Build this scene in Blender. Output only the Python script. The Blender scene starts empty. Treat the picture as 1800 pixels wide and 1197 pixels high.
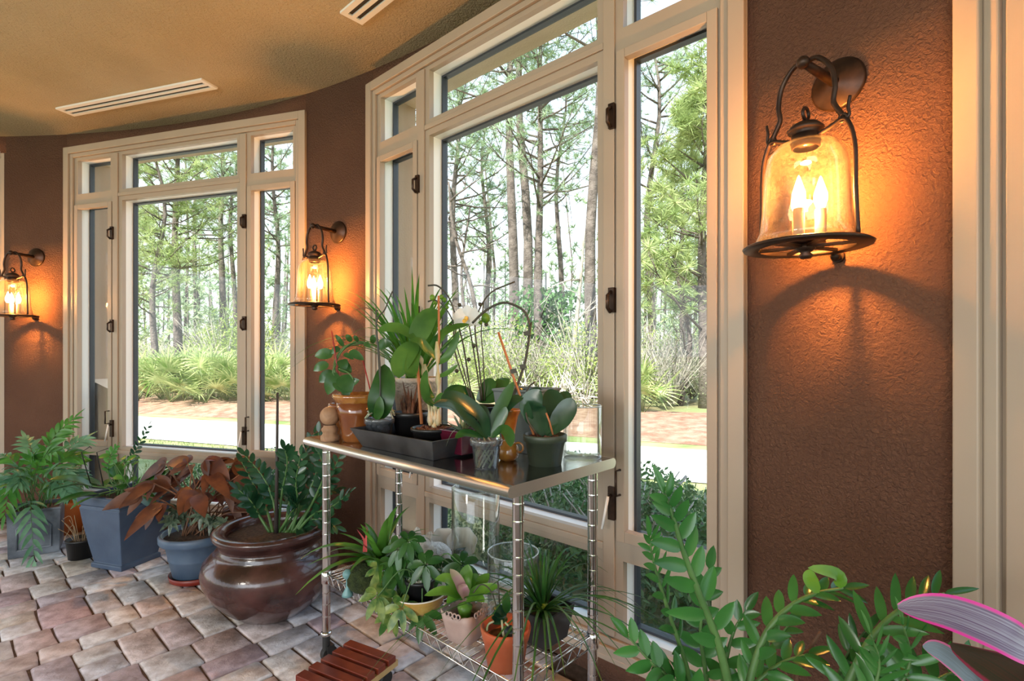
import bpy, math, random
from mathutils import Vector, Matrix
V = Vector
PI = math.pi
random.seed(7)
SC = bpy.context.scene
COL = SC.collection

# ------------------------------------------------------------------ camera, sky, sun, exposure
F, UC, VH, H = 918.0, 900.0, 619.0, 1.355     # focal length (px of 1800), centre column, horizon row, eye height (m)
cd = bpy.data.cameras.new('camera')
cam = bpy.data.objects.new('camera', cd); COL.objects.link(cam)
cam.location = (0, 0, H); cam.rotation_euler = (PI / 2, 0, 0)
cd.sensor_width = 36; cd.lens = F / 1800 * 36; cd.shift_y = (VH - 598.5) / 1800
cd.clip_start = 0.02; cd.clip_end = 500
SC.camera = cam

wd = bpy.data.worlds.new('sky'); SC.world = wd; wd.use_nodes = True
nt = wd.node_tree; nt.nodes.clear()
o_ = nt.nodes.new('ShaderNodeOutputWorld'); bg = nt.nodes.new('ShaderNodeBackground')
tc = nt.nodes.new('ShaderNodeTexCoord'); sx = nt.nodes.new('ShaderNodeSeparateXYZ'); cr = nt.nodes.new('ShaderNodeValToRGB')
cr.color_ramp.elements[0].position = 0.0; cr.color_ramp.elements[0].color = (0.95, 0.98, 1.0, 1)
cr.color_ramp.elements[1].position = 0.9; cr.color_ramp.elements[1].color = (0.42, 0.66, 1.0, 1)
nt.links.new(tc.outputs['Generated'], sx.inputs[0]); nt.links.new(sx.outputs['Z'], cr.inputs[0])
nt.links.new(cr.outputs[0], bg.inputs[0]); nt.links.new(bg.outputs[0], o_.inputs[0])
bg.inputs[1].default_value = 1.9

sl = bpy.data.lights.new('sun', 'SUN'); sl.energy = 11.0; sl.angle = math.radians(0.6); sl.color = (1.0, 0.95, 0.86)
sun = bpy.data.objects.new('sun', sl); COL.objects.link(sun)
sun_dir = V((0.30, 0.62, -0.80)).normalized()         # from behind the house towards the woods
sun.rotation_euler = sun_dir.to_track_quat('-Z', 'Y').to_euler()

def area(name, loc, aim, size, w, col):
    l = bpy.data.lights.new(name, 'AREA'); l.shape = 'RECTANGLE'; l.size, l.size_y = size; l.energy = w; l.color = col
    o = bpy.data.objects.new(name, l); COL.objects.link(o); o.location = loc
    o.rotation_euler = (V(aim) - V(loc)).to_track_quat('-Z', 'Y').to_euler(); return o
# added fills in the unseen half: a cool area light, a bare point light
area('rear_fill', (-3.2, -6.5, 1.7), (-1.2, 3.0, 1.4), (6.0, 2.4), 190, (0.84, 0.92, 1.0))
pl_ = bpy.data.lights.new('room_fill', 'POINT'); pl_.energy = 125; pl_.color = (1.0, 0.95, 0.88); pl_.shadow_soft_size = 0.35
po_ = bpy.data.objects.new('room_fill', pl_); COL.objects.link(po_); po_.location = (-3.0, -1.6, 1.9)

SC.view_settings.view_transform = 'Standard'; SC.view_settings.look = 'None'
SC.view_settings.gamma = 1.0; SC.view_settings.use_curve_mapping = False
SC.view_settings.exposure = 0.35
SC.cycles.max_bounces = 10; SC.cycles.transparent_max_bounces = 16
SC.cycles.caustics_reflective = False; SC.cycles.caustics_refractive = False
SC.cycles.sample_clamp_indirect = 6.0

# ------------------------------------------------------------------ helpers: points
def P(u, v, Y):
    return V(((u - UC) / F * Y, Y, H - (v - VH) / F * Y))
def on(u, v, z):                       # the point of the level z seen there
    Y = F * (H - z) / (v - VH)
    return V(((u - UC) / F * Y, Y, z))
def U(u, Y, z=0.0):
    return V(((u - UC) / F * Y, Y, z))

# ------------------------------------------------------------------ helpers: materials
def _n(m, t, **kw):
    n = m.node_tree.nodes.new(t)
    for k, v in kw.items(): setattr(n, k, v)
    return n
def mat(name, col, rough=0.6, metal=0.0, col2=None, nscale=6.0, detail=4.0, bump=0.0, bscale=60.0, bdist=0.004,
        trans=0.0, coat=0.0, spec=0.5, attr=None, ramp=(0.35, 0.65), distort=0.0):
    m = bpy.data.materials.new(name); m.use_nodes = True
    T = m.node_tree; b = T.nodes['Principled BSDF']; out = T.nodes['Material Output']
    b.inputs['Base Color'].default_value = (*col, 1); b.inputs['Roughness'].default_value = rough
    b.inputs['Metallic'].default_value = metal; b.inputs['Coat Weight'].default_value = coat
    b.inputs['Specular IOR Level'].default_value = spec
    c = _n(m, 'ShaderNodeTexCoord')
    src = None
    if col2 is not None:
        nz = _n(m, 'ShaderNodeTexNoise'); nz.inputs['Scale'].default_value = nscale; nz.inputs['Detail'].default_value = detail
        nz.inputs['Distortion'].default_value = distort
        T.links.new(c.outputs['Object'], nz.inputs['Vector'])
        r = _n(m, 'ShaderNodeValToRGB'); r.color_ramp.elements[0].position = ramp[0]; r.color_ramp.elements[1].position = ramp[1]
        r.color_ramp.elements[0].color = (*col, 1); r.color_ramp.elements[1].color = (*col2, 1)
        T.links.new(nz.outputs['Fac'], r.inputs[0]); src = r.outputs[0]
    if attr:
        a = _n(m, 'ShaderNodeVertexColor'); a.layer_name = attr
        if src is None: src = a.outputs[0]
        else:
            mx = _n(m, 'ShaderNodeMix', data_type='RGBA', blend_type='MULTIPLY'); mx.inputs[0].default_value = 1
            T.links.new(a.outputs[0], mx.inputs[6]); T.links.new(src, mx.inputs[7]); src = mx.outputs[2]
    if src is not None: T.links.new(src, b.inputs['Base Color'])
    if bump:
        nz = _n(m, 'ShaderNodeTexNoise'); nz.inputs['Scale'].default_value = bscale; nz.inputs['Detail'].default_value = 4
        nz.inputs['Roughness'].default_value = 0.6; nz.inputs['Distortion'].default_value = 0.6
        T.links.new(c.outputs['Object'], nz.inputs['Vector'])
        bp = _n(m, 'ShaderNodeBump'); bp.inputs['Strength'].default_value = bump; bp.inputs['Distance'].default_value = bdist
        T.links.new(nz.outputs['Fac'], bp.inputs['Height']); T.links.new(bp.outputs[0], b.inputs['Normal'])
    if trans:
        tr = _n(m, 'ShaderNodeBsdfTranslucent'); ms = _n(m, 'ShaderNodeMixShader'); ms.inputs[0].default_value = trans
        if src is not None: T.links.new(src, tr.inputs[0])
        else: tr.inputs[0].default_value = (*col, 1)
        T.links.new(b.outputs[0], ms.inputs[1]); T.links.new(tr.outputs[0], ms.inputs[2]); T.links.new(ms.outputs[0], out.inputs[0])
    return m
def thin_glass(name, tint=(0.95, 0.98, 0.97), f0=0.04, power=4.0, rough=0.0, fog=0.0, fogcol=(0.8, 0.85, 0.9)):
    m = bpy.data.materials.new(name); m.use_nodes = True; T = m.node_tree; T.nodes.clear()
    out = T.nodes.new('ShaderNodeOutputMaterial'); tp = T.nodes.new('ShaderNodeBsdfTransparent'); gl = T.nodes.new('ShaderNodeBsdfGlossy')
    tp.inputs[0].default_value = (*tint, 1); gl.inputs['Roughness'].default_value = rough
    lw = T.nodes.new('ShaderNodeLayerWeight'); lw.inputs[0].default_value = 0.5
    pw = T.nodes.new('ShaderNodeMath'); pw.operation = 'POWER'; pw.inputs[1].default_value = power
    T.links.new(lw.outputs['Facing'], pw.inputs[0])
    ad = T.nodes.new('ShaderNodeMath'); ad.operation = 'MULTIPLY_ADD'; ad.inputs[1].default_value = 1 - f0; ad.inputs[2].default_value = f0; ad.use_clamp = True
    T.links.new(pw.outputs[0], ad.inputs[0])
    ms = T.nodes.new('ShaderNodeMixShader'); T.links.new(ad.outputs[0], ms.inputs[0])
    T.links.new(tp.outputs[0], ms.inputs[1]); T.links.new(gl.outputs[0], ms.inputs[2])
    last = ms
    if fog:
        df = T.nodes.new('ShaderNodeBsdfDiffuse'); df.inputs[0].default_value = (*fogcol, 1)
        nz = T.nodes.new('ShaderNodeTexNoise'); nz.inputs['Scale'].default_value = 90; nz.inputs['Detail'].default_value = 3
        mr = T.nodes.new('ShaderNodeMapRange'); mr.inputs[1].default_value = 0.3; mr.inputs[2].default_value = 0.75
        mr.inputs[3].default_value = fog * 0.3; mr.inputs[4].default_value = fog * 1.8
        c = T.nodes.new('ShaderNodeTexCoord'); T.links.new(c.outputs['Object'], nz.inputs['Vector'])
        T.links.new(nz.outputs['Fac'], mr.inputs[0])
        m2 = T.nodes.new('ShaderNodeMixShader'); T.links.new(mr.outputs[0], m2.inputs[0])
        T.links.new(ms.outputs[0], m2.inputs[1]); T.links.new(df.outputs[0], m2.inputs[2]); last = m2
    T.links.new(last.outputs[0], out.inputs[0])
    return m
def emit(name, col, s):
    m = bpy.data.materials.new(name); m.use_nodes = True; T = m.node_tree; T.nodes.clear()
    out = T.nodes.new('ShaderNodeOutputMaterial'); e = T.nodes.new('ShaderNodeEmission')
    e.inputs[0].default_value = (*col, 1); e.inputs[1].default_value = s; T.links.new(e.outputs[0], out.inputs[0]); return m
def leafmat(name, a, b, rough=0.38, trans=0.3, nscale=9):
    a = tuple(x * .78 for x in a); b = tuple(x * .85 for x in b)
    return mat(name, a, rough * .85, spec=0.45, col2=b, nscale=nscale, trans=trans, detail=3)

M = {}
M['wall'] = mat('brown_stucco', (0.158, 0.067, 0.036), 0.85, col2=(0.195, 0.086, 0.047), nscale=2.2, bump=0.9, bscale=95, bdist=0.02)
M['ceiling'] = mat('tan_stucco', (0.48, 0.385, 0.235), 0.9, col2=(0.57, 0.46, 0.29), nscale=1.8, bump=0.9, bscale=70, bdist=0.02)
M['ext'] = mat('exterior_stucco', (0.80, 0.58, 0.41), 0.9, col2=(0.86, 0.65, 0.48), nscale=2, bump=0.5, bscale=90, bdist=0.005)
M['paint'] = mat('beige_paint', (0.40, 0.322, 0.25), 0.42, col2=(0.43, 0.348, 0.27), nscale=3)
M['white'] = mat('daylit_jamb_paint', (0.90, 0.89, 0.86), 0.4)  # whiter than the frame: daylight on the jambs is put into the colour
M['gasket'] = mat('dark_gasket', (0.035, 0.04, 0.05), 0.45)
M['glass'] = thin_glass('window_glass', (0.97, 0.99, 0.985), 0.03, 5.0)
M['bronze'] = mat('dark_bronze', (0.030, 0.017, 0.012), 0.40, 0.6, col2=(0.060, 0.033, 0.022), nscale=30)
M['seeded'] = thin_glass('seeded_glass', (0.87, 0.85, 0.83), 0.04, 3.5, 0.02, 0.02, (0.9, 0.80, 0.66))
M['bulb'] = emit('bulb_glow', (1.0, 0.72, 0.38), 22.0)
M['candle'] = mat('candle_sleeve', (0.62, 0.50, 0.36), 0.6)
M['vent'] = mat('white_enamel', (0.85, 0.84, 0.80), 0.4)
M['slot'] = mat('dark_slot', (0.03, 0.025, 0.02), 0.8)
M['paver'] = mat('tumbled_paver', (0.72, 0.66, 0.64), 0.72, col2=(1.30, 1.30, 1.32), nscale=16, detail=9, bump=0.6, bscale=45, bdist=0.008, attr='col', ramp=(0.3, 0.62))
M['joint'] = mat('joint_sand', (0.10, 0.065, 0.045), 0.95, col2=(0.17, 0.11, 0.08), nscale=40)
M['chrome'] = mat('chrome', (0.72, 0.72, 0.72), 0.13, 1.0)
M['steel'] = mat('brushed_steel', (0.66, 0.62, 0.58), 0.17, 1.0, col2=(0.36, 0.35, 0.34), nscale=5, detail=6)
M['edge'] = mat('satin_steel_edge', (0.80, 0.77, 0.73), 0.36, 1.0)
M['black'] = mat('black_plastic', (0.012, 0.012, 0.013), 0.38)
M['rubber'] = mat('black_rubber', (0.02, 0.02, 0.02), 0.6)
M['soil'] = mat('potting_soil', (0.030, 0.018, 0.011), 0.95, col2=(0.085, 0.05, 0.03), nscale=60, bump=0.8, bscale=90, bdist=0.008)
M['bark'] = mat('bark_chips', (0.09, 0.035, 0.018), 0.8, col2=(0.22, 0.09, 0.045), nscale=40)
M['perlite'] = mat('perlite', (0.7, 0.68, 0.64), 0.8)

# ------------------------------------------------------------------ helpers: meshes
class MB:
    def __init__(s): s.v = []; s.f = []; s.mi = []; s.col = []; s.uv = []; s.sm = []
    def face(s, idx, mi=0, col=None, uv=None, sm=True):
        s.f.append(idx); s.mi.append(mi); s.col.append(col); s.uv.append(uv); s.sm.append(sm)
    def pts(s, ps):
        k = len(s.v); s.v += [V(p) for p in ps]; return k
    def quad(s, a, b, c, d, mi=0, col=None, sm=False):
        k = s.pts([a, b, c, d]); s.face((k, k + 1, k + 2, k + 3), mi, col, None, sm)
    def hexa(s, ps, mi=0, col=None):      # eight corners: four below, four above
        k = s.pts(ps)
        for q in ((3, 2, 1, 0), (4, 5, 6, 7), (0, 1, 5, 4), (1, 2, 6, 5), (2, 3, 7, 6), (3, 0, 4, 7)):
            s.face(tuple(k + i for i in q), mi, col, None, False)
    def box(s, c, hx, hy, hz, mi=0, col=None):  # half-axis vectors
        c, hx, hy, hz = V(c), V(hx), V(hy), V(hz)
        s.hexa([c - hx - hy - hz, c + hx - hy - hz, c + hx + hy - hz, c - hx + hy - hz,
                c - hx - hy + hz, c + hx - hy + hz, c + hx + hy + hz, c - hx + hy + hz], mi, col)
    def abox(s, x0, x1, y0, y1, z0, z1, mi=0):
        s.box(((x0 + x1) / 2, (y0 + y1) / 2, (z0 + z1) / 2), ((x1 - x0) / 2, 0, 0), (0, (y1 - y0) / 2, 0), (0, 0, (z1 - z0) / 2), mi)
    def prism(s, poly, z0, z1, mi=0):
        n = len(poly); k = s.pts([(p[0], p[1], z0) for p in poly] + [(p[0], p[1], z1) for p in poly])
        s.face(tuple(k + i for i in range(n))[::-1], mi, None, None, False); s.face(tuple(k + n + i for i in range(n)), mi, None, None, False)
        for i in range(n): s.face((k + i, k + (i + 1) % n, k + n + (i + 1) % n, k + n + i), mi, None, None, False)
    def tube(s, ps, r, n=8, cap=True, mi=0, sm=True):
        ps = [V(p) for p in ps]; m = len(ps)
        if not isinstance(r, (list, tuple)): r = [r] * m
        t0 = (ps[1] - ps[0]).normalized(); a = t0.orthogonal().normalized(); k = len(s.v)
        for i, p in enumerate(ps):
            t = (ps[min(i + 1, m - 1)] - ps[max(i - 1, 0)]).normalized()
            a = (a - t * a.dot(t)); a = a.normalized() if a.length > 1e-6 else t.orthogonal().normalized(); b = t.cross(a)
            for j in range(n):
                q = 2 * PI * j / n; s.v.append(p + (a * math.cos(q) + b * math.sin(q)) * r[i])
        for i in range(m - 1):
            for j in range(n):
                s.face((k + i * n + j, k + i * n + (j + 1) % n, k + (i + 1) * n + (j + 1) % n, k + (i + 1) * n + j), mi, None, None, sm)
        if cap:
            s.face(tuple(k + j for j in range(n))[::-1], mi, None, None, False); s.face(tuple(k + (m - 1) * n + j for j in range(n)), mi, None, None, False)
    def ring(s, c, R, r, n=32, k=8, ax=V((0, 0, 1)), mi=0):
        ax = V(ax).normalized(); a = ax.orthogonal().normalized(); b = ax.cross(a); base = len(s.v); c = V(c)
        for i in range(n):
            q = 2 * PI * i / n; d = a * math.cos(q) + b * math.sin(q)
            for j in range(k):
                w = 2 * PI * j / k; s.v.append(c + d * (R + r * math.cos(w)) + ax * (r * math.sin(w)))
        for i in range(n):
            for j in range(k):
                s.face((base + i * k + j, base + ((i + 1) % n) * k + j, base + ((i + 1) % n) * k + (j + 1) % k, base + i * k + (j + 1) % k), mi)
    def lathe(s, prof, c=(0, 0, 0), n=40, mi=0, sm=True, sx=1.0, sy=1.0, wob=None):
        c = V(c); k = len(s.v); m = len(prof)
        for i, (r, z) in enumerate(prof):
            for j in range(n):
                q = 2 * PI * j / n; rr = r * (wob(q, z) if wob else 1)
                s.v.append(c + V((rr * math.cos(q) * sx, rr * math.sin(q) * sy, z)))
        for i in range(m - 1):
            for j in range(n):
                s.face((k + i * n + j, k + i * n + (j + 1) % n, k + (i + 1) * n + (j + 1) % n, k + (i + 1) * n + j), mi, None, None, sm)
    def ball(s, c, r, n=16, mi=0, sz=1.0):
        s.lathe([(r * math.sin(PI * i / (n // 2)) + (1e-5 if i in (0, n // 2) else 0), -r * sz * math.cos(PI * i / (n // 2))) for i in range(n // 2 + 1)], c, n, mi)
    def strip(s, pts, hw, nrm, fold=0.15, mi=0):     # a leaf along a spine
        m = len(pts); k = len(s.v); side = None
        for i, p in enumerate(pts):
            t = (pts[min(i + 1, m - 1)] - pts[max(i - 1, 0)]).normalized()
            nn = nrm[i] if isinstance(nrm, list) else nrm
            sd = t.cross(nn)
            if sd.length < 0.05: sd = side if side else t.orthogonal()
            sd = sd.normalized()
            if side and sd.dot(side) < 0: sd = -sd
            side = sd; up = sd.cross(t).normalized()
            w = hw[i]
            s.v += [p - sd * w + up * (fold * w), p.copy(), p + sd * w + up * (fold * w)]
        for i in range(m - 1):
            a = k + i * 3; b = a + 3; t0 = i / (m - 1); t1 = (i + 1) / (m - 1)
            s.face((a, a + 1, b + 1, b), mi, None, ((0, t0), (.5, t0), (.5, t1), (0, t1)))
            s.face((a + 1, a + 2, b + 2, b + 1), mi, None, ((.5, t0), (1, t0), (1, t1), (.5, t1)))
    def leaf(s, base, d, n, L, W, droop=0.25, fold=0.15, seg=6, shape='oval', mi=0):
        base, d, n = V(base), V(d).normalized(), V(n).normalized(); ps = []; hw = []
        for i in range(seg + 1):
            t = i / seg; ps.append(base + d * (L * t) - V((0, 0, droop * L * t * t))); hw.append(W / 2 * SH[shape](t))
        s.strip(ps, hw, n, fold, mi)
    def leafpts(s, pts, W, n=None, shape='oval', fold=0.15, seg=8, mi=0):
        ps = curve(pts, seg)
        if n is None:
            mid = ps[len(ps) // 2]; n = (V((0, 0, H)) - mid).normalized() + V((0, 0, 0.6))
        s.strip(ps, [W / 2 * SH[shape](i / (len(ps) - 1)) for i in range(len(ps))], V(n).normalized(), fold, mi)
    def mesh(s, name, mats, off=None):
        me = bpy.data.meshes.new(name)
        o = V(off) if off is not None else V((0, 0, 0))
        me.from_pydata([tuple(p - o) for p in s.v], [], s.f)
        for m in (mats if isinstance(mats, (list, tuple)) else [mats]): me.materials.append(m)
        me.polygons.foreach_set('material_index', s.mi); me.polygons.foreach_set('use_smooth', s.sm)
        if any(u for u in s.uv):
            ul = me.uv_layers.new(name='uv'); k = 0
            for f, u in zip(s.f, s.uv):
                for j in range(len(f)):
                    if u: ul.data[k].uv = u[j]
                    k += 1
        if any(c for c in s.col):
            cl = me.color_attributes.new('col', 'FLOAT_COLOR', 'CORNER'); k = 0
            for f, c in zip(s.f, s.col):
                for j in range(len(f)):
                    cl.data[k].color = (*(c or (1, 1, 1)), 1); k += 1
        me.update(); return me
SH = {
 'oval': lambda t: (max(t, 0) ** 0.55 * max(1 - t, 0) ** 0.6) * 2.22 + 0.02,
 'zz': lambda t: (max(t, 0) ** 0.6 * max(1 - t, 0) ** 0.85) * 2.62 + 0.02,
 'lance': lambda t: (max(t, 0) ** 0.5 * max(1 - t, 0) ** 0.95) * 2.3 + 0.02,
 'strap': lambda t: (0.55 + 0.45 * min(1, t / 0.25)) * max(0.02, 1 - t ** 5) ** 0.8,
 'blade': lambda t: (0.8 + 0.2 * min(1, t / 0.2)) * max(0.02, 1 - t ** 1.8),
 'orchid': lambda t: (0.3 + 0.7 * min(1, t / 0.45) ** 0.8) * max(0.03, 1 - max(0, (t - .55) / .45) ** 2.6) ** .6,
}
def curve(pts, per=6):                 # Catmull-Rom through the points
    pts = [V(p) for p in pts]
    if len(pts) == 2: return [pts[0].lerp(pts[1], i / per) for i in range(per + 1)]
    e = [pts[0] * 2 - pts[1]] + pts + [pts[-1] * 2 - pts[-2]]; out = []
    for i in range(1, len(e) - 2):
        a, b, c, d = e[i - 1], e[i], e[i + 1], e[i + 2]
        for j in range(per):
            t = j / per
            out.append(0.5 * ((2 * b) + (c - a) * t + (2 * a - 5 * b + 4 * c - d) * t * t + (3 * b - a - 3 * c + d) * t ** 3))
    out.append(pts[-1].copy()); return out
def link(name, me, parent=None, loc=None):
    o = bpy.data.objects.new(name, me); COL.objects.link(o)
    if parent is not None: o.parent = parent
    if loc is not None: o.location = loc
    return o
def tag(o, label=None, cat=None, group=None, kind=None):
    if label: o['label'] = label
    if cat: o['category'] = cat
    if group: o['group'] = group
    if kind: o['kind'] = kind
    return o
def thing(name, label, cat, loc=(0, 0, 0), rz=0.0, group=None):
    o = bpy.data.objects.new(name, None); COL.objects.link(o); o.location = loc; o.rotation_euler = (0, 0, rz)
    o.empty_display_size = 0.05
    return tag(o, label, cat, group)
def part(t, name, mb, m, label=None, local=False, bevel=0.0, parent=None):
    """a mesh under thing t; mb in world coordinates unless local"""
    o = link(name, mb.mesh(name, m, None if local else t.location), parent or t)
    if label: o['label'] = label
    if bevel:
        b = o.modifiers.new('bevel', 'BEVEL'); b.width = bevel; b.segments = 2; b.limit_method = 'ANGLE'
    return o
def struct(name, mb, m, parent=None, label=None):
    o = link(name, mb.mesh(name, m), parent)
    if parent is None: o['kind'] = 'structure'
    if label: o['label'] = label
    return o
def dup(root, loc, rz=0.0, label=None, cat=None, group=None, scale=None):
    r = root.copy(); COL.objects.link(r); r.location = loc; r.rotation_euler = (0, 0, rz)
    if scale: r.scale = (scale, scale, scale)
    if label: r['label'] = label
    if group: r['group'] = group
    def rec(a, b):
        for ch in list(a.children):
            c = ch.copy(); COL.objects.link(c); c.parent = b; rec(ch, c)
    rec(root, r); return r
R = random.Random
def rv(r, s=1.0): return V((r.uniform(-s, s), r.uniform(-s, s), r.uniform(-s, s)))

# ------------------------------------------------------------------ the curved room
A_L, A_R = V((-3.541, 4.157)), V((-1.372, 3.508))
B_L, B_R = V((-0.8655, 3.178)), V((0.764, 1.698))
C_L, C_R = V((1.072, 1.250)), V((1.905, -0.820))
Z_R = V((-4.052, 4.227)); Z_L = Z_R + V((-0.990, -0.141)).normalized() * 2.24
CEN = V((-4.244, -2.10)); RAD = 6.29
CEIL = 3.085
def zz(z): return H + (z - 1.27) * 1.06          # heights on the window wall
WINS = [(Z_L, Z_R), (A_L, A_R), (B_L, B_R), (C_L, C_R)]
def ang(p): return math.atan2(p.y - CEN.y, p.x - CEN.x)
def ringp(a, r=RAD): return V((CEN.x + r * math.cos(a), CEN.y + r * math.sin(a)))
WB, WT = zz(0.145), zz(2.795)

# floor slab, lawn level outside is a little lower
mb = MB(); n = 96
mb.prism([ringp(2 * PI * i / n, RAD + 0.02) for i in range(n)], -0.25, -0.012)
# pavers: rows of tumbled stones in mixed sizes, all in the one floor mesh
e1 = V((-0.743, 0.669)); e2 = V((0.669, 0.743)); r = R(3)
tones = [(0.60, 0.575, 0.56), (0.64, 0.60, 0.57), (0.54, 0.51, 0.51), (0.56, 0.46, 0.45), (0.47, 0.40, 0.42), (0.61, 0.55, 0.48), (0.66, 0.64, 0.62), (0.52, 0.50, 0.51), (0.60, 0.51, 0.48), (0.45, 0.34, 0.35), (0.63, 0.61, 0.60)]
o2 = V((-0.4, 1.9))
a = -2.2; rows = [0.30, 0.16, 0.22, 0.30, 0.15, 0.22]; ri = 0
while a < 4.6:
    hgt = rows[ri % len(rows)]; ri += 1
    b = -3.9 + r.uniform(0, .2)
    while b < 2.6:
        ln = r.choice([0.145, 0.20, 0.24]) if hgt < 0.2 else r.choice([0.125, 0.145, 0.16, 0.20])
        parts_ = [(a, a + hgt, b, b + ln)]
        if hgt > 0.25 and r.random() < 0.35: parts_ = [(a, a + hgt * .5, b, b + ln), (a + hgt * .5, a + hgt, b, b + ln)]
        for (a0, a1, b0, b1) in parts_:
            c2 = o2 + e1 * ((a0 + a1) / 2) + e2 * ((b0 + b1) / 2)
            if (c2 - CEN).length > RAD - 0.02 or c2.y < 0.4: continue
            g = 0.004; j = lambda: r.uniform(-0.004, 0.004)
            tone = r.choice(tones); kx = r.uniform(.88, 1.1); tone = tuple(min(1, t * kx * q_) for t, q_ in zip(tone, (.96, 1.0, 1.07)))
            # outline with clipped, slightly wandering corners; an inner top ring makes the worn edge
            def loop(inset, z, cut):
                x0, x1, y0, y1 = a0 + g + inset, a1 - g - inset, b0 + g + inset, b1 - g - inset
                raw = [(x0 + cut, y0), ((x0 + x1) / 2, y0), (x1 - cut, y0), (x1, y0 + cut), (x1, (y0 + y1) / 2), (x1, y1 - cut), (x1 - cut, y1), ((x0 + x1) / 2, y1), (x0 + cut, y1), (x0, y1 - cut), (x0, (y0 + y1) / 2), (x0, y0 + cut)]
                return [(p, q, z) for p, q in raw]
            jit = [(j(), j()) for _ in range(12)]; zt = r.uniform(-0.002, 0.002)
            L0, L1, L2 = loop(0, -0.03, .007), loop(0, -0.006 + zt, .008), loop(0.007, zt, .009)
            ks = []
            for L in (L0, L1, L2):
                ks.append(mb.pts([(*(o2 + e1 * (p + jx) + e2 * (q + jy)), z) for (p, q, z), (jx, jy) in zip(L, jit)]))
            for k0, k1 in zip(ks, ks[1:]):
                for i in range(12): mb.face((k0 + i, k0 + (i + 1) % 12, k1 + (i + 1) % 12, k1 + i), 1, tone, None, True)
            mb.face(tuple(ks[2] + i for i in range(12)), 1, tone, None, True)
        b += ln
    a += hgt
struct('floor', mb, [M['joint'], M['paver']])

mb = MB()
mb.prism([ringp(2 * PI * i / n, RAD + 0.05) for i in range(n)], CEIL, CEIL + 0.06)
struct('ceiling', mb, M['ceiling'])
M['roof'] = mat('roof_tile', (0.42, 0.30, 0.22), 0.9)
mb = MB(); mb.prism([ringp(2 * PI * i / n, RAD + 0.42) for i in range(n)], CEIL + 0.07, CEIL + 0.55)
struct('roof_slab', mb, M['ext'])

# the wall: piers between the windows, bands above and below them
def arc(a0, a1, z0, z1, mb, th=0.10, k=10):
    b = len(mb.v)
    for i in range(k + 1):
        t = a0 + (a1 - a0) * i / k; p = ringp(t); q = ringp(t, RAD + th)
        mb.v += [V((*p, z0)), V((*p, z1)), V((*q, z0)), V((*q, z1))]
    for i in range(k):
        c = b + i * 4; d = c + 4
        mb.face((c, d, d + 1, c + 1)); mb.face((c + 2, c + 3, d + 3, d + 2)); mb.face((c, c + 2, d + 2, d), sm=False); mb.face((c + 1, d + 1, d + 3, c + 3), sm=False)
    mb.face((b, b + 1, b + 3, b + 2), sm=False); c = b + 4 * k; mb.face((c, c + 2, c + 3, c + 1), sm=False)
names = ['wall_left', 'wall_back', 'wall_right', 'wall_far_right']
for i in range(4):
    L, Rr = WINS[i]; aL, aR = ang(L), ang(Rr); mb = MB()
    arc(aL, aR, 0.0, WB + 0.02, mb); arc(aL, aR, WT - 0.02, CEIL, mb)
    if i < 3: arc(aR + .003, ang(WINS[i + 1][0]) - .003, 0.0, CEIL, mb)
    struct(names[i], mb, M['wall'])

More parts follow.
